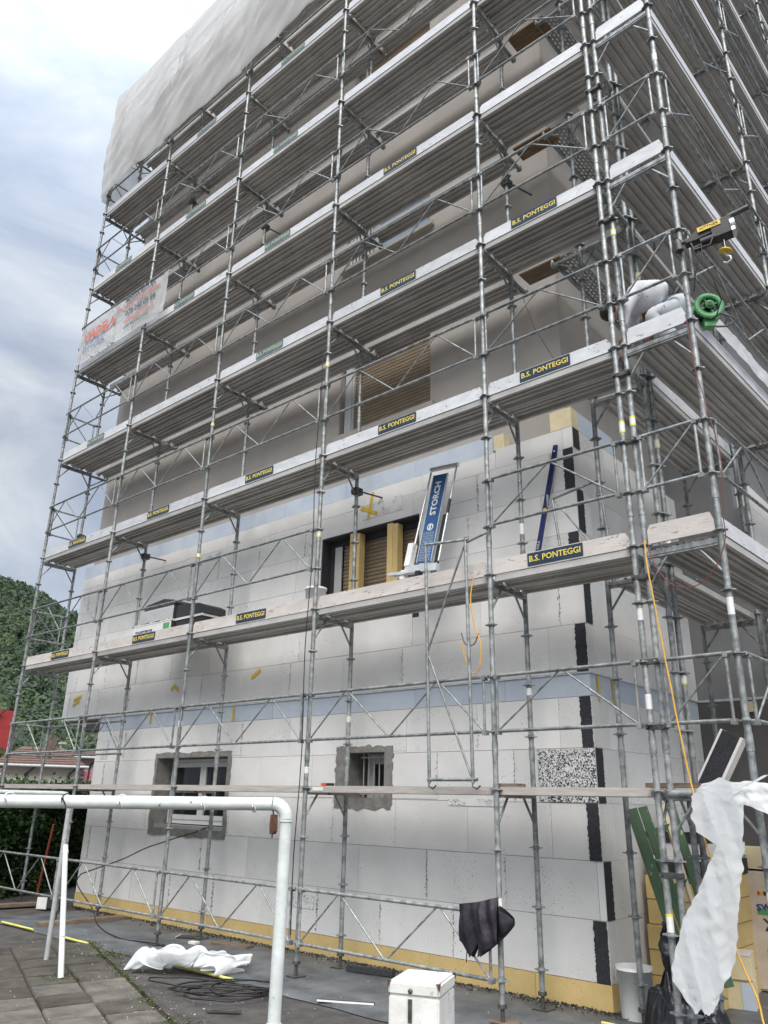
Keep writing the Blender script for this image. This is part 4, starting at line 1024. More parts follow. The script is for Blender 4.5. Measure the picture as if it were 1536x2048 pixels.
obj('wire', MB().path([(9.98, .3, 5.9), (10.15, .35, 5.5), (10.3, .4, 4.9), (10.55, .45, 4.3)], .004, 4), RUBBER, label='thin dark wire hanging between the second and third decks near the corner', cat='wire')

# ------------------------------------------------------------------ worker
def skin_body(name, mt_, joints, edges, parent, sub=2):
    me = bpy.data.meshes.new(name); me.from_pydata([j[0] for j in joints], edges, [])
    o = bpy.data.objects.new(name, me); col.objects.link(o); o.parent = parent
    m_ = o.modifiers.new('skin', 'SKIN'); s = o.modifiers.new('sub', 'SUBSURF'); s.levels = sub; s.render_levels = sub
    for i, j in enumerate(joints): me.skin_vertices[0].data[i].radius = (j[1], j[1] if len(j) < 3 else j[2])
    me.skin_vertices[0].data[0].use_root = True
    dg = bpy.context.evaluated_depsgraph_get(); nm = bpy.data.meshes.new_from_object(o.evaluated_get(dg))
    o.modifiers.clear(); o.data = nm; bpy.data.meshes.remove(me); nm.materials.clear(); nm.materials.append(mt_)
    for p in nm.polygons: p.use_smooth = True
    return o
# local frame: person faces -x (towards the wall), deck at z = 0
pw = empty('person', (11.83, .52, 4.0), math.radians(25), label='worker in white work clothes bending forward on the second side deck', cat='person')
skin_body('trousers', COTTON2, [((.04, 0, .50), .165, .20), ((-.02, .10, .44), .14), ((-.26, .15, .42), .10), ((-.06, .15, .10), .065), ((-.02, -.10, .44), .14), ((-.28, -.14, .40), .10), ((-.06, -.14, .10), .065), ((.0, 0, .60), .15), ((-.17, 0, .40), .17, .20)],
          [(0, 1), (1, 2), (2, 3), (0, 4), (4, 5), (5, 6), (0, 7), (0, 8)], pw)
skin_body('undershirt', BLACKP, [((-.06, 0, .665), .155, .16), ((.035, 0, .62), .172, .178)], [(0, 1)], pw)
skin_body('shirt', COTTON, [((-.07, 0, .685), .14, .155), ((-.17, 0, .73), .17, .17), ((-.30, 0, .735), .17, .17), ((-.42, 0, .68), .13, .15), ((-.40, .18, .68), .075), ((-.48, .22, .46), .055), ((-.53, .20, .27), .042), ((-.40, -.18, .68), .075), ((-.49, -.22, .46), .055), ((-.54, -.20, .27), .042)],
          [(0, 1), (1, 2), (2, 3), (3, 4), (4, 5), (5, 6), (3, 7), (7, 8), (8, 9)], pw)
skin_body('body', SKIN, [((-.49, 0, .68), .05), ((-.56, 0, .64), .055), ((-.63, 0, .58), .085, .08), ((-.69, 0, .54), .07)],
          [(0, 1), (1, 2), (2, 3)], pw)
hd = MB()
me_ = bpy.data.meshes.new('hair'); bm = bmesh.new(); bmesh.ops.create_uvsphere(bm, u_segments=16, v_segments=10, radius=.093); bm.to_mesh(me_); bm.free()
obj('hair', me_, HAIR, pw, T(-.65, 0, .605))
for s in (-1, 1):
    hx = Vector((-.545, .20 * s, .22))
    skin_body('hand', SKIN, [(hx, .028), (hx + Vector((-.02, 0, -.05)), .032, .02)] + [x_ for f in range(4) for x_ in ((hx + Vector((-.03, (f - 1.5) * .017, -.085)), .010), (hx + Vector((-.045, (f - 1.5) * .018, -.12)), .008))] + [(hx + Vector((-.03, -.03 * s, -.04)), .011), (hx + Vector((-.05, -.045 * s, -.075)), .009)],
              [(0, 1)] + [e_ for f in range(4) for e_ in ((1, 2 + 2 * f), (2 + 2 * f, 3 + 2 * f))] + [(1, 10), (10, 11)], pw, 1)
    obj('shoe', MB().lathe([(0, 0), (.045, 0), (.05, .03), (.04, .08), (.035, .10), (0, .10)], (0, 0, 0), 14, Matrix.Diagonal((2.2, 1, 1, 1))), BLACKP, pw, T(-.02, .15 * s, 0))

# ------------------------------------------------------------------ tapes on the wall
tp = [((7.306, 3.62), [((.0, -.17), (.07, .20), .045), ((-.14, .02), (.17, -.13), .05)], 'crossed yellow tape strips above the shuttered window'),
      ((.2, 1.50), [((-.12, .0), (.14, .06), .05), ((-.12, -.09), (.10, -.01), .05)], 'pair of yellow tape strips near the left end of the wall'),
      ((3.24, 1.46), [((-.09, .0), (.0, .08), .05), ((-.01, .07), (.12, -.02), .045)], 'bent yellow tape strip between the second and third standards'),
      ((5.21, 1.55), [((-.09, -.05), (.1, .06), .05)], 'slanted yellow tape strip left of the fourth standard'),
      ((2.66, 1.05), [((0, -.08), (.0, .08), .04)], 'yellow tape strip on the blue band at left'),
      ((4.77, 1.02), [((0, -.10), (.0, .09), .045)], 'yellow tape strip on the blue band near the third standard')]
for (cx, cz), ss, lb in tp:
    o = empty('tape_mark', (cx, .988, cz), label=lb, cat='tape')
    for k, (a, b, w) in enumerate(ss):
        a = Vector((a[0], 0, a[1])); b = Vector((b[0], 0, b[1])); d = (b - a).normalized(); nrm = Vector((-d.z, 0, d.x)) * w / 2; yy = Vector((0, -.002 * k, 0))
        obj('strip', MB().add([a - nrm + yy, b - nrm + yy, b + nrm * .8 + yy, a + nrm + yy, a - nrm + yy + Vector((0, .0015, 0)), b - nrm + yy + Vector((0, .0015, 0)), b + nrm * .8 + yy + Vector((0, .0015, 0)), a + nrm + yy + Vector((0, .0015, 0))],
            [(0, 1, 2, 3), (4, 5, 6, 7), (0, 1, 5, 4), (1, 2, 6, 5), (2, 3, 7, 6), (3, 0, 4, 7)]), TAPE, o)
for y, w, lb in ((1.16, .05, 'yellow tape strip on the blue band just round the corner'), (1.5, .05, 'second yellow tape strip round the corner'), (2.1, .05, 'third yellow tape strip farther along the side')):
    o = empty('tape_mark', (10.378, y, 1.0), label=lb, cat='tape')
    obj('strip', MB().prism([(-w / 2, .12), (w / 2, .12), (w * .3, -.14), (-w * .3, -.14)], .002, lambda a, b, c: (c, a, b)), TAPE, o)
o = empty('floor_tape', (1.7, -.6, GZ), label='broken line of lemon yellow tape holding the grey membrane edge on the asphalt', cat='tape')
for x0, x1 in ((2.05, 2.95), (3.72, 4.35), (5.9, 7.1), (10.45, 10.95), (11.2, 11.9)):
    y = -.575 if x0 < 9 else .55 + .05
    obj('strip', MB().path([(x - 1.7, y + .6 + .012 * noise.noise(Vector((x * 3, 0, 0))), .016) for x in np.linspace(x0, x1, 16)], .015, 5), TAPE_L, o)

# ------------------------------------------------------------------ washing line frames of white pipe
D2 = Vector((-.756, -.654, 0))
def arc(c, a, b, r, n=8):            # quarter bend from direction a to b
    return [Vector(c) + a * (r * math.cos(t)) + b * (r * math.sin(t)) for t in [PI / 2 * k / n for k in range(n + 1)]]
wf = empty('washing_line_frame', (10.545, -3.14, GZ), label='white painted pipe frame with long crossbar close in front of the scaffold', cat='pipe frame')
R1 = .0335; zt = 1.675
bend = arc((0, 0, zt - .07), Vector((0, 0, 1)), Vector((0, 0, 0)), 0)
el = [Vector((0, 0, zt - .075))] + [Vector((0, 0, zt - .075)) + D2 * (.075 - .075 * math.cos(t)) + Vector((0, 0, .075 * math.sin(t))) for t in [PI / 2 * k / 8 for k in range(1, 9)]]
obj('post', MB().path([Vector((0, 0, 0))] + [Vector((0, 0, z)) for z in (.4, .8, 1.2, zt - .08)], R1, 16), WHITE_P, wf)
obj('elbow', MB().path(el, R1 + .003, 16), WHITE_P, wf)
obj('crossbar', MB().path([D2 * (.08 + k * .4) + Vector((0, 0, zt - .0 - .004 * k)) for k in range(9)], R1 + .0015, 16), WHITE_P, wf)
for z in (.36, .62, zt - .09): obj('collar', MB().tube((0, 0, z), (0, 0, z + .012), R1 + .005, 16), WHITE_P, wf)
obj('brace', MB().tube((-.01, .0, .62), (-.36, .0, .0), .026, 14), WHITE_G, wf)
for k, d in enumerate((.18, .46, .92, 1.23, 1.55)):
    p = D2 * d; c = [p + Vector((0, 0, zt - .006)) + Vector((.0, -.0, 0)) + (Vector((.3, -.35, 0)).normalized() * math.cos(t) + Vector((0, 0, 1)) * math.sin(t)) * (R1 + .004) + D2 * (.012 * math.sin(t * 2)) for t in np.linspace(0, 2 * PI, 14)]
    c += [c[-1] + Vector((.01, -.02, .015)), c[-1] + Vector((.0, -.03, -.01)) - D2 * .02]
    obj('rope_tie', MB().path(c, .0035 if k % 2 else .0045, 5), WHITE if k != 3 else RUBBER, wf)
o = empty('rusty_clip', (10.545 - .05, -3.14 - .06, -.20), label='rusty iron clip hanging under the near end of the white crossbar', cat='clip')
obj('plate', MB().prism([(-.012, 0), (.012, 0), (.022, -.03), (.024, -.085), (.008, -.10), (-.012, -.10), (-.018, -.05)], .025, lambda a, b, c: (a, c, b)), RUST, o)
obj('wire', MB().path([(0, 0, .03), (.01, 0, .01), (0, .01, -.01)], .005, 5), RUST, o); obj('pin', MB().tube((0, .01, -.1), (0, .01, -.12), .004, 6), RUST, o)
wf2 = empty('washing_line_frame', (4.943, -1.4, GZ), label='farther thinner white pipe frame standing on the mossy pavers', cat='pipe frame')
obj('post', MB().tube((0, 0, 0), (0, 0, 1.64), .027, 14), WHITE_G, wf2)
obj('crossbar', MB().path([Vector((0, 0, 1.62)), Vector((0, 0, 1.67)) + D2 * .02, Vector((0, 0, 1.70)) + D2 * .06] + [D2 * (.1 + k * .5) + Vector((0, 0, 1.705 + .002 * k)) for k in range(5)], .028, 12), WHITE_G, wf2)
obj('brace', MB().tube((.93, -.32, 0), (.14, -.05, 1.16), .029, 14), WHITE_P, wf2)
obj('collar', MB().tube((.19, -.065, 1.08), (.17, -.06, 1.11), .034, 14), WHITE_P, wf2)

# ------------------------------------------------------------------ white chest
ch = empty('white_chest', (10.90, -2.22, GZ), math.radians(22), label='white painted wooden chest with metal latch standing in front of the scaffold', cat='chest')
def bev(mb, amt=.008):
    me = mb.mesh('p'); bm = bmesh.new(); bm.from_mesh(me); bmesh.ops.bevel(bm, geom=bm.edges[:], offset=amt, segments=2, affect='EDGES'); bm.to_mesh(me); bm.free(); return me
def chest_parts(par, w, d, z0, z1):
    obj('body', bev(MB().box(-w, 0, 0, d, z0, z1 - .073)), WBOX, par)
    obj('lid', bev(MB().box(-w - .004, .004, -.004, d + .004, z1 - .072, z1), .012), WBOX, par)
    obj('latch', MB().box(-w * .60, -w * .60 + .022, -.012, -.001, z1 - .20, z1 - .085), STEEL_D, par)
    obj('lock_plate', MB().lathe([(0, 0), (.014, 0), (.014, .004), (0, .006)], (-w * .6 + .012, -.005, z1 - .045), 12, RX90), STEEL_D, par)
    for x, y in ((0, 0), (0, d), (-w, 0)):
        sx_, sy_ = (1 if x == 0 else -1), (1 if y > 0 else -1)
        obj('corner_guard', MB().add([(x + .007 * sx_, y + .007 * sy_, z1 + .002), (x - .018 * sx_, y + .007 * sy_, z1 + .002), (x + .007 * sx_, y - .018 * sy_, z1 + .002), (x + .007 * sx_, y + .007 * sy_, z1 - .035)], [(0, 1, 2), (0, 1, 3), (0, 2, 3), (1, 2, 3)]), RUST, par)
    obj('worn_patch', MB().prism([(.12, z0 + .02), (.15, z0 + .0), (.155, z0 + .12), (.145, z0 + .24), (.135, z0 + .26), (.13, z0 + .15)], .002, lambda a, b, c: (.0005 + c, a, b)), WOOD, par)
chest_parts(ch, .30, .36, .16, .73)
# ------------------------------------------------------------------ crumpled sheets
def heap(name, loc, sx_, sy_, h_, seed, mt_, rz=0, n=90, freq=1.0, lobes=None, **kw):
    mb = MB()
    for j in range(n + 1):
        for i in range(n + 1):
            u = i / n * 2 - 1; v = j / n * 2 - 1
            r = math.hypot(u, v); a = math.atan2(v, u)
            q = max(abs(u), abs(v)); s = q / r if r > 1e-6 else 0
            uu, vv = u * s, v * s                       # square to disc
            edge = 1 + .22 * noise.noise(Vector((math.cos(a) * 2.2, math.sin(a) * 2.2, seed)))
            x, y = uu * sx_ * edge, vv * sy_ * edge
            rr = min(1, math.hypot(uu, vv)); dome = (1 - rr ** 2.2)
            if lobes: dome *= .45 + .75 * sum(math.exp(-((uu - c) / w) ** 2) * k for c, w, k in lobes)
            P = Vector((x * 5 * freq, y * 5 * freq, seed))
            g = crumple(x * 3.2 * freq, y * 3.2 * freq, int(seed), 4)
            z = h_ * dome ** .6 * max(.05, .62 + 1.15 * g) + .01
            x += .03 * noise.noise(P * 1.7 + Vector((9, 0, 0))); y += .03 * noise.noise(P * 1.7 + Vector((0, 9, 0)))
            mb.v.append((x, y, max(0.0, z) if rr < .999 else 0.0))
    mb.f = [(j * (n + 1) + i, j * (n + 1) + i + 1, (j + 1) * (n + 1) + i + 1, (j + 1) * (n + 1) + i) for j in range(n) for i in range(n)]
    mb.sm = [True] * len(mb.f)
    o = obj(name, mb.mesh(name, False), mt_, **kw); o.location = loc; o.rotation_euler = (0, 0, rz); return o
hp = obj('plastic_sheet', HEAP_MESH, FILM, label='crumpled white plastic sheet lying on the ground in front of the window', cat='plastic sheet')
mm_ = hp.modifiers.new('smooth', 'SUBSURF'); mm_.levels = 1; mm_.render_levels = 1
hp.location = (6.42, -.62, GZ + .004); hp.rotation_euler = (0, 0, math.radians(38)); hp.scale = (1.08, .60, .45)
heap('plastic_sheet', (11.0, -2.3, GZ + .0), .75, .34, .24, 8.0, FILM, math.radians(10), lobes=((-.8, .4, .8), (.5, .3, .8)), label='white plastic sheet spread under the white chest', cat='plastic sheet')
heap('plastic_sheet', (11.22, -1.42, GZ), .13, .13, .26, 5.0, FILM, label='small white plastic bundle on the ground right of the chest', cat='plastic sheet')
bg_ = heap('rubbish_bag', (11.16, .62, GZ), .30, .26, .62, 6.0, BAG, math.radians(20), freq=.9, label='black plastic rubbish bag slumped at the foot of the corner standards', cat='rubbish bag')
heap('rubbish_bag', (11.45, .55, GZ), .28, .22, .34, 16.0, BAG, math.radians(-20), freq=.9, label='lower part of black plastic sacking spread behind the hanging sheet', cat='rubbish bag')
cloth('rubbish_bag', BAG, lambda u, v: (11.02 + .30 * u * (1 - .6 * v) + .06 * v, .52 + .16 * u, GZ + .30 + .52 * v * (1 - .25 * u)), 24, 24, lambda u, v, p: (.03 * fbm((p.x * 8, p.z * 8, 1)), .05 * fbm((p.x * 7, p.z * 6, 4)), .03 * fbm((p.x * 6, 3, p.z * 6))), label='torn black plastic flap standing above the rubbish bag', cat='rubbish bag')
# white sheet hanging over the corner tube
def hang_c(u, v):
    rows = [(0.0, 11.78, 12.25, .07), (.10, 11.70, 12.09, -.02), (.2, 11.68, 12.06, -.14), (.27, 11.70, 12.04, -.26), (.32, 11.84, 12.03, -.34), (.45, 11.72, 11.99, -.56), (.62, 11.55, 11.93, -.82), (.8, 11.43, 11.87, -1.12), (.88, 11.42, 11.80, -1.24), (1.0, 11.56, 11.70, -1.42)]
    for k in range(len(rows) - 1):
        a, b = rows[k], rows[k + 1]
        if a[0] <= v <= b[0] or k == len(rows) - 2:
            t = (v - a[0]) / (b[0] - a[0]); t = max(0, min(1, t))
            x0 = a[1] + (b[1] - a[1]) * t; x1 = a[2] + (b[2] - a[2]) * t; z = a[3] + (b[3] - a[3]) * t
            return (x0 + (x1 - x0) * u, -.17, z + (.05 * (u - .5)) + .02 * math.sin(u * 7))
def ridg(x, z, seed): return abs(noise.noise(Vector((x, z, seed)))) ** .7
def hang_d(u, v, p):
    w = .5 * noise.noise(Vector((p.x * 2, p.z * 1.2, 3)))
    f = tri(p.x * 5.5 - p.z * 1.5 + w) + .5 * tri(p.x * 10 + p.z * 1.6 + 2 * w) + .16 * tri(p.x * 6 - p.z * 4 + w) + .14 * tri(p.x * 19 + p.z * 1.5)
    e_ = .02 * noise.noise(Vector((v * 26, u * 2, 5)))
    return (e_, -.022 * f, .02 * noise.noise(Vector((u * 5, v * 9, 4))) + .014 * noise.noise(Vector((u * 30, v * 30, 4))) * (v > .9))
cloth('plastic_sheet', FILM, hang_c, 70, 150, hang_d, label='long torn white plastic sheet hanging from the corner scaffold tube', cat='plastic sheet')
cloth('plastic_sheet', FILM, lambda u, v: (12.0 + .42 * u, -.12 - .05 * v, .06 - .24 * v * (.6 + .5 * u)), 20, 20, lambda u, v, p: (0, .04 * fbm((p.x * 8, p.z * 8, 2)), .02 * fbm((p.x * 7, 1, 1))), label='end of white plastic sheet draped beyond the outer corner standard', cat='plastic sheet')

# jacket over the rail
jk = empty('jacket', (9.78, -.10, -.93), label='dark padded jacket hung over the ground level guard rail', cat='jacket')
def jack(x0, x1, zt_, zb, lean, yy, seed):
    mb = MB(); nx_, nz_ = 26, 34
    for side_ in (-1, 1):
        b = len(mb.v)
        for j in range(nz_ + 1):
            for i in range(nx_ + 1):
                u, v = i / nx_, j / nz_
                zb_ = zb(u) ; zt2 = zt_(u)
                z = zt2 + (zb_ - zt2) * v; x = x0 + (x1 - x0) * u + lean * v
                th = .045 * math.sin(PI * min(1, max(0, u))) ** .5 * (.35 + .65 * math.sin(PI * min(1, v * .9 + .05)) ** .5)
                q_ = .030 * softtri(x * 16 + z * 3 + seed) + .035 * crumple(x * 7, z * 4, int(seed), 3) + .02 * noise.noise(Vector((x * 9, z * 7, seed)))
                mb.v.append((x, yy + side_ * th - q_ * (side_ < 0), z))
        mb.f += [(b + j * (nx_ + 1) + i, b + j * (nx_ + 1) + i + 1, b + (j + 1) * (nx_ + 1) + i + 1, b + (j + 1) * (nx_ + 1) + i) for j in range(nz_) for i in range(nx_)]
    mb.sm = [True] * len(mb.f); return mb
obj('body', jack(-.26, .06, lambda u: -.02 + .05 * u, lambda u: -.30 - .12 * math.sin(PI * min(1, u * 1.6)) ** 2 + .10 * (u > .7), .02, 0, 1), FABRIC, jk)
obj('sleeve', jack(-.02, .17, lambda u: .05 * u + .02, lambda u: -.40 + .13 * u, -.01, -.03, 4), FABRIC2, jk)
obj('hood', jack(.14, .29, lambda u: -.0 - .09 * u, lambda u: -.27 + .14 * u, .0, .02, 7), FABRIC, jk)
obj('drawstring', MB().path([(-.17, -.02, -.36), (-.17, -.03, -.46)], .004, 5), RUBBER, jk)

# ------------------------------------------------------------------ ground clutter right of the corner
pail('bucket', (10.60, 1.02 - .05, GZ + .005), .15, .40, 'large white plastic bucket with wire handle on the ground at the insulated corner')
gr = empty('green_trestle', (10.87, .98, GZ), label='folded green painted wooden trestle leaning against the insulated side wall', cat='trestle')
def lean_board(name, p0, p1, w, t, mt_, par, wd=(0, 1, 0)):
    p0 = Vector(p0); p1 = Vector(p1); d = (p1 - p0); L = d.length; d.normalize(); y = Vector(wd); y = (y - d * y.dot(d)).normalized(); n_ = d.cross(y)
    M_ = Matrix([[y.x, n_.x, d.x, p0.x], [y.y, n_.y, d.y, p0.y], [y.z, n_.z, d.z, p0.z], [0, 0, 0, 1]])
    return obj(name, MB().box(-w / 2, w / 2, -t / 2, t / 2, 0, L, M_), mt_, par)
WDV = (.8, .6, 0)
lean_board('plank', (.22, .10, .15), (-.15, -.05, 1.68), .095, .025, GREEN_W, gr, WDV)
lean_board('plank', (.31, .16, .15), (-.07, .01, 1.70), .08, .025, GREEN_W, gr, WDV)
lean_board('leg', (.42, .30, .3), (.10, .20, 1.78), .075, .03, GREEN_W, gr, WDV)
lean_board('leg', (.36, .26, .2), (.05, .17, 1.72), .03, .06, CREAM, gr, WDV)
for t in (.25, .55, .85):
    p = Vector((.22, .10, .15)).lerp(Vector((-.15, -.05, 1.68)), t); q_ = Vector((.42, .30, .3)).lerp(Vector((.10, .20, 1.78)), t)
    lean_board('rung', p, q_, .05, .02, GREEN_W, gr, (0, 0, 1))
st = empty('foam_stack', (10.42, 1.75, GZ), label='waist high stack of ochre foam boards beside the insulated side wall', cat='foam boards')
for k in range(5):
    j = random.uniform(-.012, .012); obj('foam_board', bev(MB().box(j, .62 + j, j, 1.2 + j, k * .215 + .003, (k + 1) * .215 - .002), .006), YEL_X, st)
st2 = empty('foam_stack', (10.46, 1.8, GZ + 1.08), label='black and white foam boards piled on the ochre stack under the low deck', cat='foam boards')
for k, (z, t, mt_) in enumerate(((0, .14, BLACK_E), (.142, .03, EPS), (.174, .12, EPS), (.296, .10, BLACK_E), (.398, .12, EPS), (.52, .1, EPS))):
    obj('foam_board', MB().box(-.0 + .03 * k, .55 + random.uniform(-.03, .06), random.uniform(-.03, .03), 1.1, z, z + t), mt_, st2)
cb = empty('foam_block', (11.0, 1.95, GZ + .24), math.radians(12), label='upper pale yellow foam block of two beside the printed pack', cat='foam block')
obj('block', bev(MB().box(-.02, .26, -.02, .28, 0, .20)), CREAM, cb); obj('cap', MB().box(-.02, .26, -.02, .28, .201, .215), EPS, cb)
cb = empty('foam_block', (11.02, 1.95, GZ), math.radians(12), label='lower pale yellow foam block with a blue face beside the printed pack', cat='foam block')
obj('block', bev(MB().box(-.04, .24, 0, .28, 0, .235)), CREAM, cb); obj('blue_face', MB().box(.13, .238, -.004, .0, .01, .225), BLUE_X, cb)
pkx = empty('wrapped_pack', (10.9, 2.85, GZ), math.radians(4), label='film wrapped pack of foam boards printed with dark lettering at the right edge', cat='insulation pack')
WRAPM = mat('printed_wrap', (.55, .46, .38), (.68, .60, .52), scale=5, rough=.3, bump=.4, bscale=12)
obj('wrap', bev(MB().box(0, .9, 0, .55, .02, 1.10), .02), WRAPM, pkx)
for s, x, z, sz, mt_ in (('swisspor', .42, .80, .13, BLUEINK), ('XPS', .38, .62, .16, INK), ('swisspor', .47, .40, .13, BLUEINK), ('XPS', .55, .23, .18, INK), ('XPS', .60, .95, .14, INK)):
    obj('lettering', text_mesh(s, sz, mt_, .001, .002), None, pkx, T(x, -.003, z) @ RX90 @ Matrix.Rotation(math.radians(7), 4, 'Z'))
for x, z in ((.22, .88), (.36, .50), (.62, .88)):
    for k, c in enumerate((RED, TAPE, INK)): obj('print_mark', MB().box(x + k * .03, x + k * .03 + .024, -.0035, -.001, z, z + .035), c, pkx)
obj('print_mark', MB().box(.2, .3, -.0035, -.001, .70, .76), GREEN_P, pkx); obj('print_mark', MB().box(.4, .45, -.0035, -.001, .86, .98), RED, pkx)
obj('top_board', MB().box(-.1, .5, .05, .5, 1.12, 1.32), CREAM, pkx)
o = empty('wood_offcut', (10.98, 1.75, GZ), math.radians(20), label='short brown timber offcut on the ground below the foam blocks', cat='offcut')
obj('piece', MB().box(-.25, .02, -.1, .1, 0, .06), OSB, o)

# ------------------------------------------------------------------ ground clutter in front
def loop_path():
    P = []
    r = random.Random(5)
    for k in range(7):
        cx, cy = 7.25 + r.uniform(-.25, .3), -.88 + r.uniform(-.1, .12); rx, ry = r.uniform(.22, .58), r.uniform(.12, .34); a0 = r.uniform(.2, 1.1)
        for t in range(18):
            a = 2 * PI * t / 18; x = rx * math.cos(a); y = ry * math.sin(a)
            P.append((cx + x * math.cos(a0) - y * math.sin(a0), cy + x * math.sin(a0) + y * math.cos(a0), GZ + .012 + .003 * k + .012 * abs(math.sin(3 * a + k))))
    return P
obj('black_cable', MB().path(loop_path(), .007, 5), RUBBER, label='tangle of black cable loops lying on the asphalt near the white pipe post', cat='cable')
obj('black_cable', MB().path(wiggle([(4.35, 1.1, -.50), (4.1, .9, -.62), (3.75, .55, -.78), (3.6, .2, -.95), (3.1, .0, -1.12), (2.96, -.02, -1.18), (2.95, -.03, -1.3), (3.45, -.05, -1.55), (3.75, -.1, -1.72), (4.25, -.1, -1.80), (5.0, -.02, -1.80), (5.3, .0, -1.80)]), .008, 6), RUBBER,
    label='black cable running from the casement window down to the ground', cat='cable')
def simple(name, loc, rz, size, mt_, label, cat, extra=None):
    e_ = empty(name, loc, rz, label=label, cat=cat); obj('piece', bev(MB().box(-size[0] / 2, size[0] / 2, -size[1] / 2, size[1] / 2, 0, size[2]), min(size) * .12), mt_, e_)
    if extra: obj('edge', extra, EPS, e_)
    return e_
simple('foam_strip', (7.85, .63, GZ + .012), math.radians(14), (.55, .07, .06), BLACK_E, 'black foam strip lying on the membrane behind the white chest', 'foam strip')
simple('metal_strip', (8.5, -.42, GZ + .012), math.radians(30), (.52, .06, .012), STEEL_D, 'dark metal strip with pale edge on the membrane left of the white chest', 'metal strip', MB().box(-.26, .26, -.036, -.028, .001, .014))
simple('metal_strip', (7.95, -1.35, GZ + .0), math.radians(38), (.3, .05, .01), STEEL_D, 'small dark metal strip on the asphalt near the pipe post', 'metal strip')
simple('foot_board', (2.74, .25, GZ + .005), math.radians(83), (1.25, .2, .05), WOOD, 'weathered plank under the second pair of standards', 'plank')
simple('foot_board', (.55, .35, GZ + .005), math.radians(80), (1.1, .2, .05), WOOD, 'weathered plank under the leftmost standards', 'plank')
simple('foam_block', (1.1, .62, GZ + .005), math.radians(20), (.34, .2, .16), BLACK_E, 'small black and white foam block on the ground by the wall corner', 'foam block', MB().box(-.19, .0, -.115, -.1, .0, .165))
simple('foam_strip', (4.75, .58, GZ + .014), math.radians(35), (.24, .2, .008), BLACKP, 'flat black tray piece near the base of the wall', 'scrap', MB().box(-.125, -.115, -.1, .1, .002, .016))
simple('foam_block', (5.2, .35, GZ + .012), math.radians(10), (.12, .08, .03), EPS, 'small white foam chip near the third standard', 'foam block')
simple('foot_board', (5.6, .62, GZ + .005), math.radians(15), (.55, .14, .03), WOOD, 'thin board under the inner standard behind the plastic heap', 'plank')
simple('foam_strip', (9.87, .03, GZ + .002), math.radians(0), (.24, .16, .02), WOOD, 'wood pad beneath the fifth outer standard', 'plank')
simple('foam_strip', (11.38, .02, GZ + .002), math.radians(0), (.3, .2, .02), WOOD, 'wood pad beneath the doubled corner standards', 'plank')
o = empty('orange_pole', (-.55, 1.2, GZ), label='thin orange pole standing in front of the hedge', cat='pole')
obj('pole', MB().tube((0, 0, 0), (.12, .05, 1.18), .022, 10), mat('orange_paint', (.30, .07, .03), (.38, .09, .04), rough=.6), o)

# ------------------------------------------------------------------ hedge, trees
def leaf_cloud(pts_fn, n, size, mt_, name, parent=None, flat=.35, **kw):
    V_ = np.zeros((n * 4, 3)); rg = np.random.RandomState(abs(hash(name)) % 1000 if False else len(name) * 7)
    P = pts_fn(n, rg)
    d = rg.normal(size=(n, 3)); d /= np.linalg.norm(d, axis=1)[:, None]
    e_ = rg.normal(size=(n, 3)); e_[:, 2] += .3; s = np.cross(d, e_); s /= np.linalg.norm(s, axis=1)[:, None]
    L = size * rg.uniform(.6, 1.3, (n, 1)); Wd = L * .32
    V_[0::4] = P; V_[1::4] = P + d * L * .5 + s * Wd; V_[2::4] = P + d * L; V_[3::4] = P + d * L * .5 - s * Wd
    me = bpy.data.meshes.new(name); F = np.arange(n * 4).reshape(n, 4)
    me.from_pydata(V_.tolist(), [], F.tolist()); me.update()
    return obj(name, me, mt_, parent, **kw)
hg = empty('laurel_hedge', (-.9, .9, GZ), label='dense dark green laurel hedge at left behind the scaffold', cat='hedge')
HA = Vector((1.6, -3.5)); HB = Vector((-5.5, 9.4))
def hpts(n, rg):
    t = rg.uniform(0, 1, n); z = rg.uniform(0, 1.8, n); dep = np.abs(rg.normal(0, .1, n))
    top = rg.uniform(0, 1, n) < .25
    A = np.array([HA.x, HA.y]); B = np.array([HB.x, HB.y]); d = (B - A) / np.linalg.norm(B - A); nn = np.array([d[1], -d[0]])
    if nn[0] < 0: nn = -nn
    P = np.zeros((n, 3)); bulge = np.array([.14 * noise.noise(Vector((a * 30, b * 2.2, 0))) for a, b in zip(t, z)])
    off = -dep + bulge; off[top] = -rg.uniform(0, .9, top.sum())
    z[top] = 1.74 + .10 * rg.normal(size=top.sum())
    P[:, :2] = A + t[:, None] * (B - A) + nn * off[:, None]; P[:, 2] = z
    P[:, 0] += .9; P[:, 1] -= .9; return P
leaf_cloud(hpts, 52000, .085, LEAF_H, 'foliage', hg, kind='stuff')
dd = (HB - HA).normalized(); nn_ = Vector((dd.y, -dd.x)); nn_ = nn_ if nn_.x > 0 else -nn_
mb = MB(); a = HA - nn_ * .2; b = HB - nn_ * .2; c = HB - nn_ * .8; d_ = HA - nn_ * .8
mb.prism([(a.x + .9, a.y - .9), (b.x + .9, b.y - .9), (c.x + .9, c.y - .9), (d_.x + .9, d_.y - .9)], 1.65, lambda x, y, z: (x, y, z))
obj('inner_branches', mb, SOIL, hg)

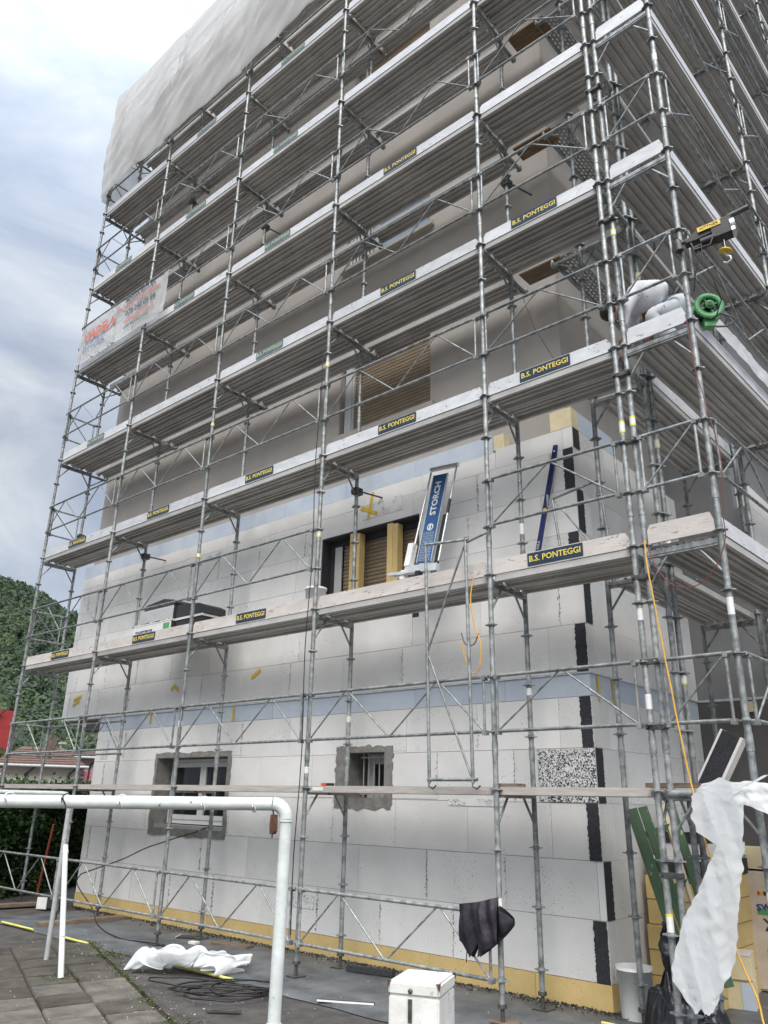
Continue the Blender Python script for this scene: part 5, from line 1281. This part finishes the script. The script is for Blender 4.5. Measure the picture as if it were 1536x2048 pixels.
HD = Vector((-.9, .436)); HL = Vector((.436, .9)); C2 = Vector((CAM.x, CAM.y))
def hill_h(s, t):
    R = 63 - .47 * (t + 19) + 2.0 * fbm((t * .05, 0, 1)); R = max(14, min(105, R))
    k = max(0, min(1, (s - 95) / 170)); k = k * k * (3 - 2 * k) * .55 + k * .45
    return GZ + R * k * (1 + .05 * fbm((s * .03, t * .03, 0)))
mb = MB(); ns, ntt = 50, 60
for i in range(ns + 1):
    for j in range(ntt + 1):
        s = 80 + i * 6; t = -150 + j * 5; p = C2 + HD * s + HL * t; mb.v.append((p.x, p.y, hill_h(s, t) - 1.0))
mb.f = [(i * (ntt + 1) + j, i * (ntt + 1) + j + 1, (i + 1) * (ntt + 1) + j + 1, (i + 1) * (ntt + 1) + j) for i in range(ns) for j in range(ntt)]; mb.sm = [True] * len(mb.f)
obj('hill', mb.mesh('hill', False), SOIL, kind='structure')
bm = bmesh.new(); bmesh.ops.create_icosphere(bm, subdivisions=2, radius=1); bm.verts.ensure_lookup_table()
ico_v = np.array([v.co[:] for v in bm.verts]); ico_f = np.array([[v.index for v in f.verts] for f in bm.faces]); bm.free()
rg = np.random.RandomState(4); VV = []; FF = []; base = 0; LV = []
for k in range(3600):
    s = rg.uniform(92, 285); t = rg.uniform(-38, 30); p = C2 + HD * s + HL * t; r = rg.uniform(1.3, 2.9) * (.75 + .35 * noise.noise(Vector((s * .06, t * .06, 3))))
    c = np.array([p.x, p.y, hill_h(s, t) + r * .45])
    VV.append(ico_v * np.array([r, r, r * 1.2]) * .86 * (1 + .16 * rg.uniform(-1, 1, (len(ico_v), 1))) + c); FF.append(ico_f + base); base += len(ico_v)
    m_ = 120; d = rg.normal(size=(m_, 3)); d[:, 2] = np.abs(d[:, 2]) * 1.0 - .25; d /= np.linalg.norm(d, axis=1)[:, None]
    q_ = c + d * np.array([r, r, r * 1.2]) * rg.uniform(.8, 1.12, (m_, 1)); e_ = rg.normal(size=(m_, 3)); w_ = np.cross(d, e_); w_ /= np.linalg.norm(w_, axis=1)[:, None]; x_ = np.cross(w_, d) + d * .6 * rg.normal(size=(m_, 1))
    L = r * rg.uniform(.08, .2, (m_, 1)); LV.append(np.stack([q_ - w_ * L, q_ + x_ * L, q_ + w_ * L, q_ - x_ * L], 1).reshape(-1, 3))
lv_ = np.vstack(LV); lf_ = (np.arange(len(lv_)).reshape(-1, 4) + base).tolist()
me = bpy.data.meshes.new('woodland'); me.from_pydata(np.vstack(VV + [lv_]).tolist(), [], np.vstack(FF).tolist() + lf_); me.update()
obj('woodland', me, LEAF_FAR, label='dense green wood covering the hillside behind the houses', cat='woodland', kind='stuff')
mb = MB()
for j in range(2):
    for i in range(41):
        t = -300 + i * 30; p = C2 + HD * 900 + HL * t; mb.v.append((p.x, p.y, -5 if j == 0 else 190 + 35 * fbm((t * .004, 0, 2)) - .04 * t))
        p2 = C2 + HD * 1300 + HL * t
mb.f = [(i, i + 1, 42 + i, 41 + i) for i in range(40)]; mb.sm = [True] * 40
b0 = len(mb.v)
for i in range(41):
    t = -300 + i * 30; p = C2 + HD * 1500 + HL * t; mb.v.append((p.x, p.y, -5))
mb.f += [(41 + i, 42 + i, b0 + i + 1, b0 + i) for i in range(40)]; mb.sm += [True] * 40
obj('hills', mb.mesh('hills'), mat('distant_blue_woods', (.10, .17, .22), (.13, .20, .25), scale=.02, rough=.9), kind='structure')  # blue of the distance haze put into the base colour

def tree(loc, r, h_, label):
    e_ = empty('tree', loc, label=label, cat='tree')
    obj('trunk', MB().tube((0, 0, 0), (0, 0, h_ * .6), .16, 8, .07), WOOD, e_)
    def f(n, g):
        c = g.normal(size=(14, 3)) * np.array([.5, .5, .4]) * r; i = g.randint(0, 14, n); q_ = g.normal(size=(n, 3)); q_ /= np.linalg.norm(q_, axis=1)[:, None]
        return c[i] + q_ * r * .42 * g.uniform(.7, 1.05, (n, 1)) + np.array([0, 0, h_ * .72])
    leaf_cloud(f, 3500, r * .13, LEAF_T, 'crown', e_)
for (s, t, r, h_, lb) in ((50, -1.5, 1.2, 4.3, 'light green tree left of the pale lamp mast'), (51, .1, 1.1, 4.1, 'light green shrub behind the brown roofed house'), (52, 1.6, 1.3, 4.8, 'dark green tree behind the pink house'), (54, -3.0, 1.3, 4.0, 'green tree in front of the red building')):
    p = C2 + HD * s + HL * t; tree((p.x, p.y, GZ), r, h_, lb)

# ------------------------------------------------------------------ houses behind the hedge
ROOFM = mat('brown_roof_tiles', (.10, .065, .05), (.17, .11, .09), scale=9, rough=.9, bump=.8, bscale=30, stretch=(3, .4, 1))
CREAMW = mat('cream_house_wall', (.62, .58, .50), (.70, .66, .58), scale=3, rough=.9)
PINKW = mat('pink_house_wall', (.70, .52, .54), (.76, .58, .60), scale=3, rough=.9); PINKD = mat('magenta_panel', (.66, .24, .33), rough=.8)
REDW = mat('red_wall', (.25, .02, .022), (.30, .028, .03), scale=3, rough=.8)
rzh = math.atan2(HL.y, HL.x)
def house(name, s, t, w, d, hh, roof_h, wall_m, label, windows, eave=.5, roof=True, panel=None):
    p = C2 + HD * s + HL * t; e_ = empty(name, (p.x, p.y, GZ), rzh, label=label, cat='house')      # local x = lateral (to the right), local -y... faces the camera
    obj('wall', MB().box(0, w, 0, d, 0, hh), wall_m, e_)
    if roof:
        mb = MB().add([(-eave, -eave, hh), (w + eave, -eave, hh), (w + eave, d + eave, hh), (-eave, d + eave, hh), (w * .2, d / 2, hh + roof_h), (w * .8, d / 2, hh + roof_h)], [(0, 1, 5, 4), (1, 2, 5), (2, 3, 4, 5), (3, 0, 4), (0, 3, 2, 1)])
        rf = obj('roof', mb, ROOFM, e_)
        for k in range(int(roof_h * 9)):
            z = k / (roof_h * 9); a = -eave + (w * .2 + eave) * z; b = w + eave - (w * .2 + eave) * z; y = -eave + (d / 2 + eave) * z
            obj('tile_course', MB().box(a, b, y - .02, y + .06, hh + roof_h * z + .0, hh + roof_h * z + .035), ROOFM, rf)
        obj('gutter', MB().tube((-eave, -eave - .05, hh), (w + eave, -eave - .05, hh), .06, 8), WHITE_G, e_)
        obj('chimney', MB().box(w * .55, w * .55 + .4, d * .4, d * .4 + .4, hh + roof_h * .4, hh + roof_h + .45), ROOFM, e_)
    for k in (w * .33, w * .9): obj('downpipe', MB().path([(k + .35, -eave, hh - .02), (k + .05, -.12, hh - .3), (k, -.06, hh - .5), (k, -.06, 0)], .045, 8), STEEL_D, e_)
    for (x, z, ww, wh) in windows:
        f = obj('window', MB().box(x, x + ww, -.03, 0, z, z + wh), WHITE, e_); obj('pane', MB().box(x + .07, x + ww - .07, -.04, -.032, z + .07, z + wh - .07), GLASS_S, f)
    if panel: obj('panel', MB().box(panel[0], panel[1], -.05, -.001, panel[2], panel[3]), PINKD, e_)
    return e_
# local +y must point away from the camera: lateral axis HL, so y axis = (-HL.y, HL.x) = away
house('brown_roofed_house', 40, -1.3, 3.1, 5, 2.85, .95, CREAMW, 'cream house with brown tiled roof directly above the hedge', [(.5, 1.5, .6, .8), (2.1, 1.45, .55, .8)])
house('pink_house', 43, 1.35, 3.6, 5, 3.40, .5, PINKW, 'pale pink house with a magenta panel next to the scaffold', [(.55, 1.9, .45, .6)], panel=(.95, 2.3, 1.75, 2.75))
house('far_house', 48, -5.6, 4.6, 5, 2.6, .9, CREAMW, 'house with brown roof farther left behind the hedge', [(1, 1.5, .8, .8)])
rd = house('red_building', 60, -10.2, 8.35, 8, 6.95, 0, REDW, 'red flat roofed building at the left edge above the hedge', [(6.9, 5.2, .5, .8), (5.5, 5.2, .5, .8)], roof=False)
obj('antenna', MB().tube((6.9, 1, 6.95), (6.9, 1, 7.9), .05, 6).box(6.84, 6.98, .93, 1.07, 7.5, 8.1).box(7.1, 7.2, .95, 1.05, 7.45, 8.0).tube((7.15, 1, 6.95), (7.15, 1, 7.6), .03, 6), WHITE, rd)
p = C2 + HD * 46 + HL * .95
o = empty('lamp_mast', (p.x, p.y, GZ), label='slim pale mast rising behind the brown roofed house', cat='mast')
obj('mast', MB().tube((0, 0, 0), (.25, .1, 4.2), .07, 8, .05), WHITE_G, o); obj('head', MB().box(.1, .5, 0, .25, 4.15, 4.25), WHITE_G, o)
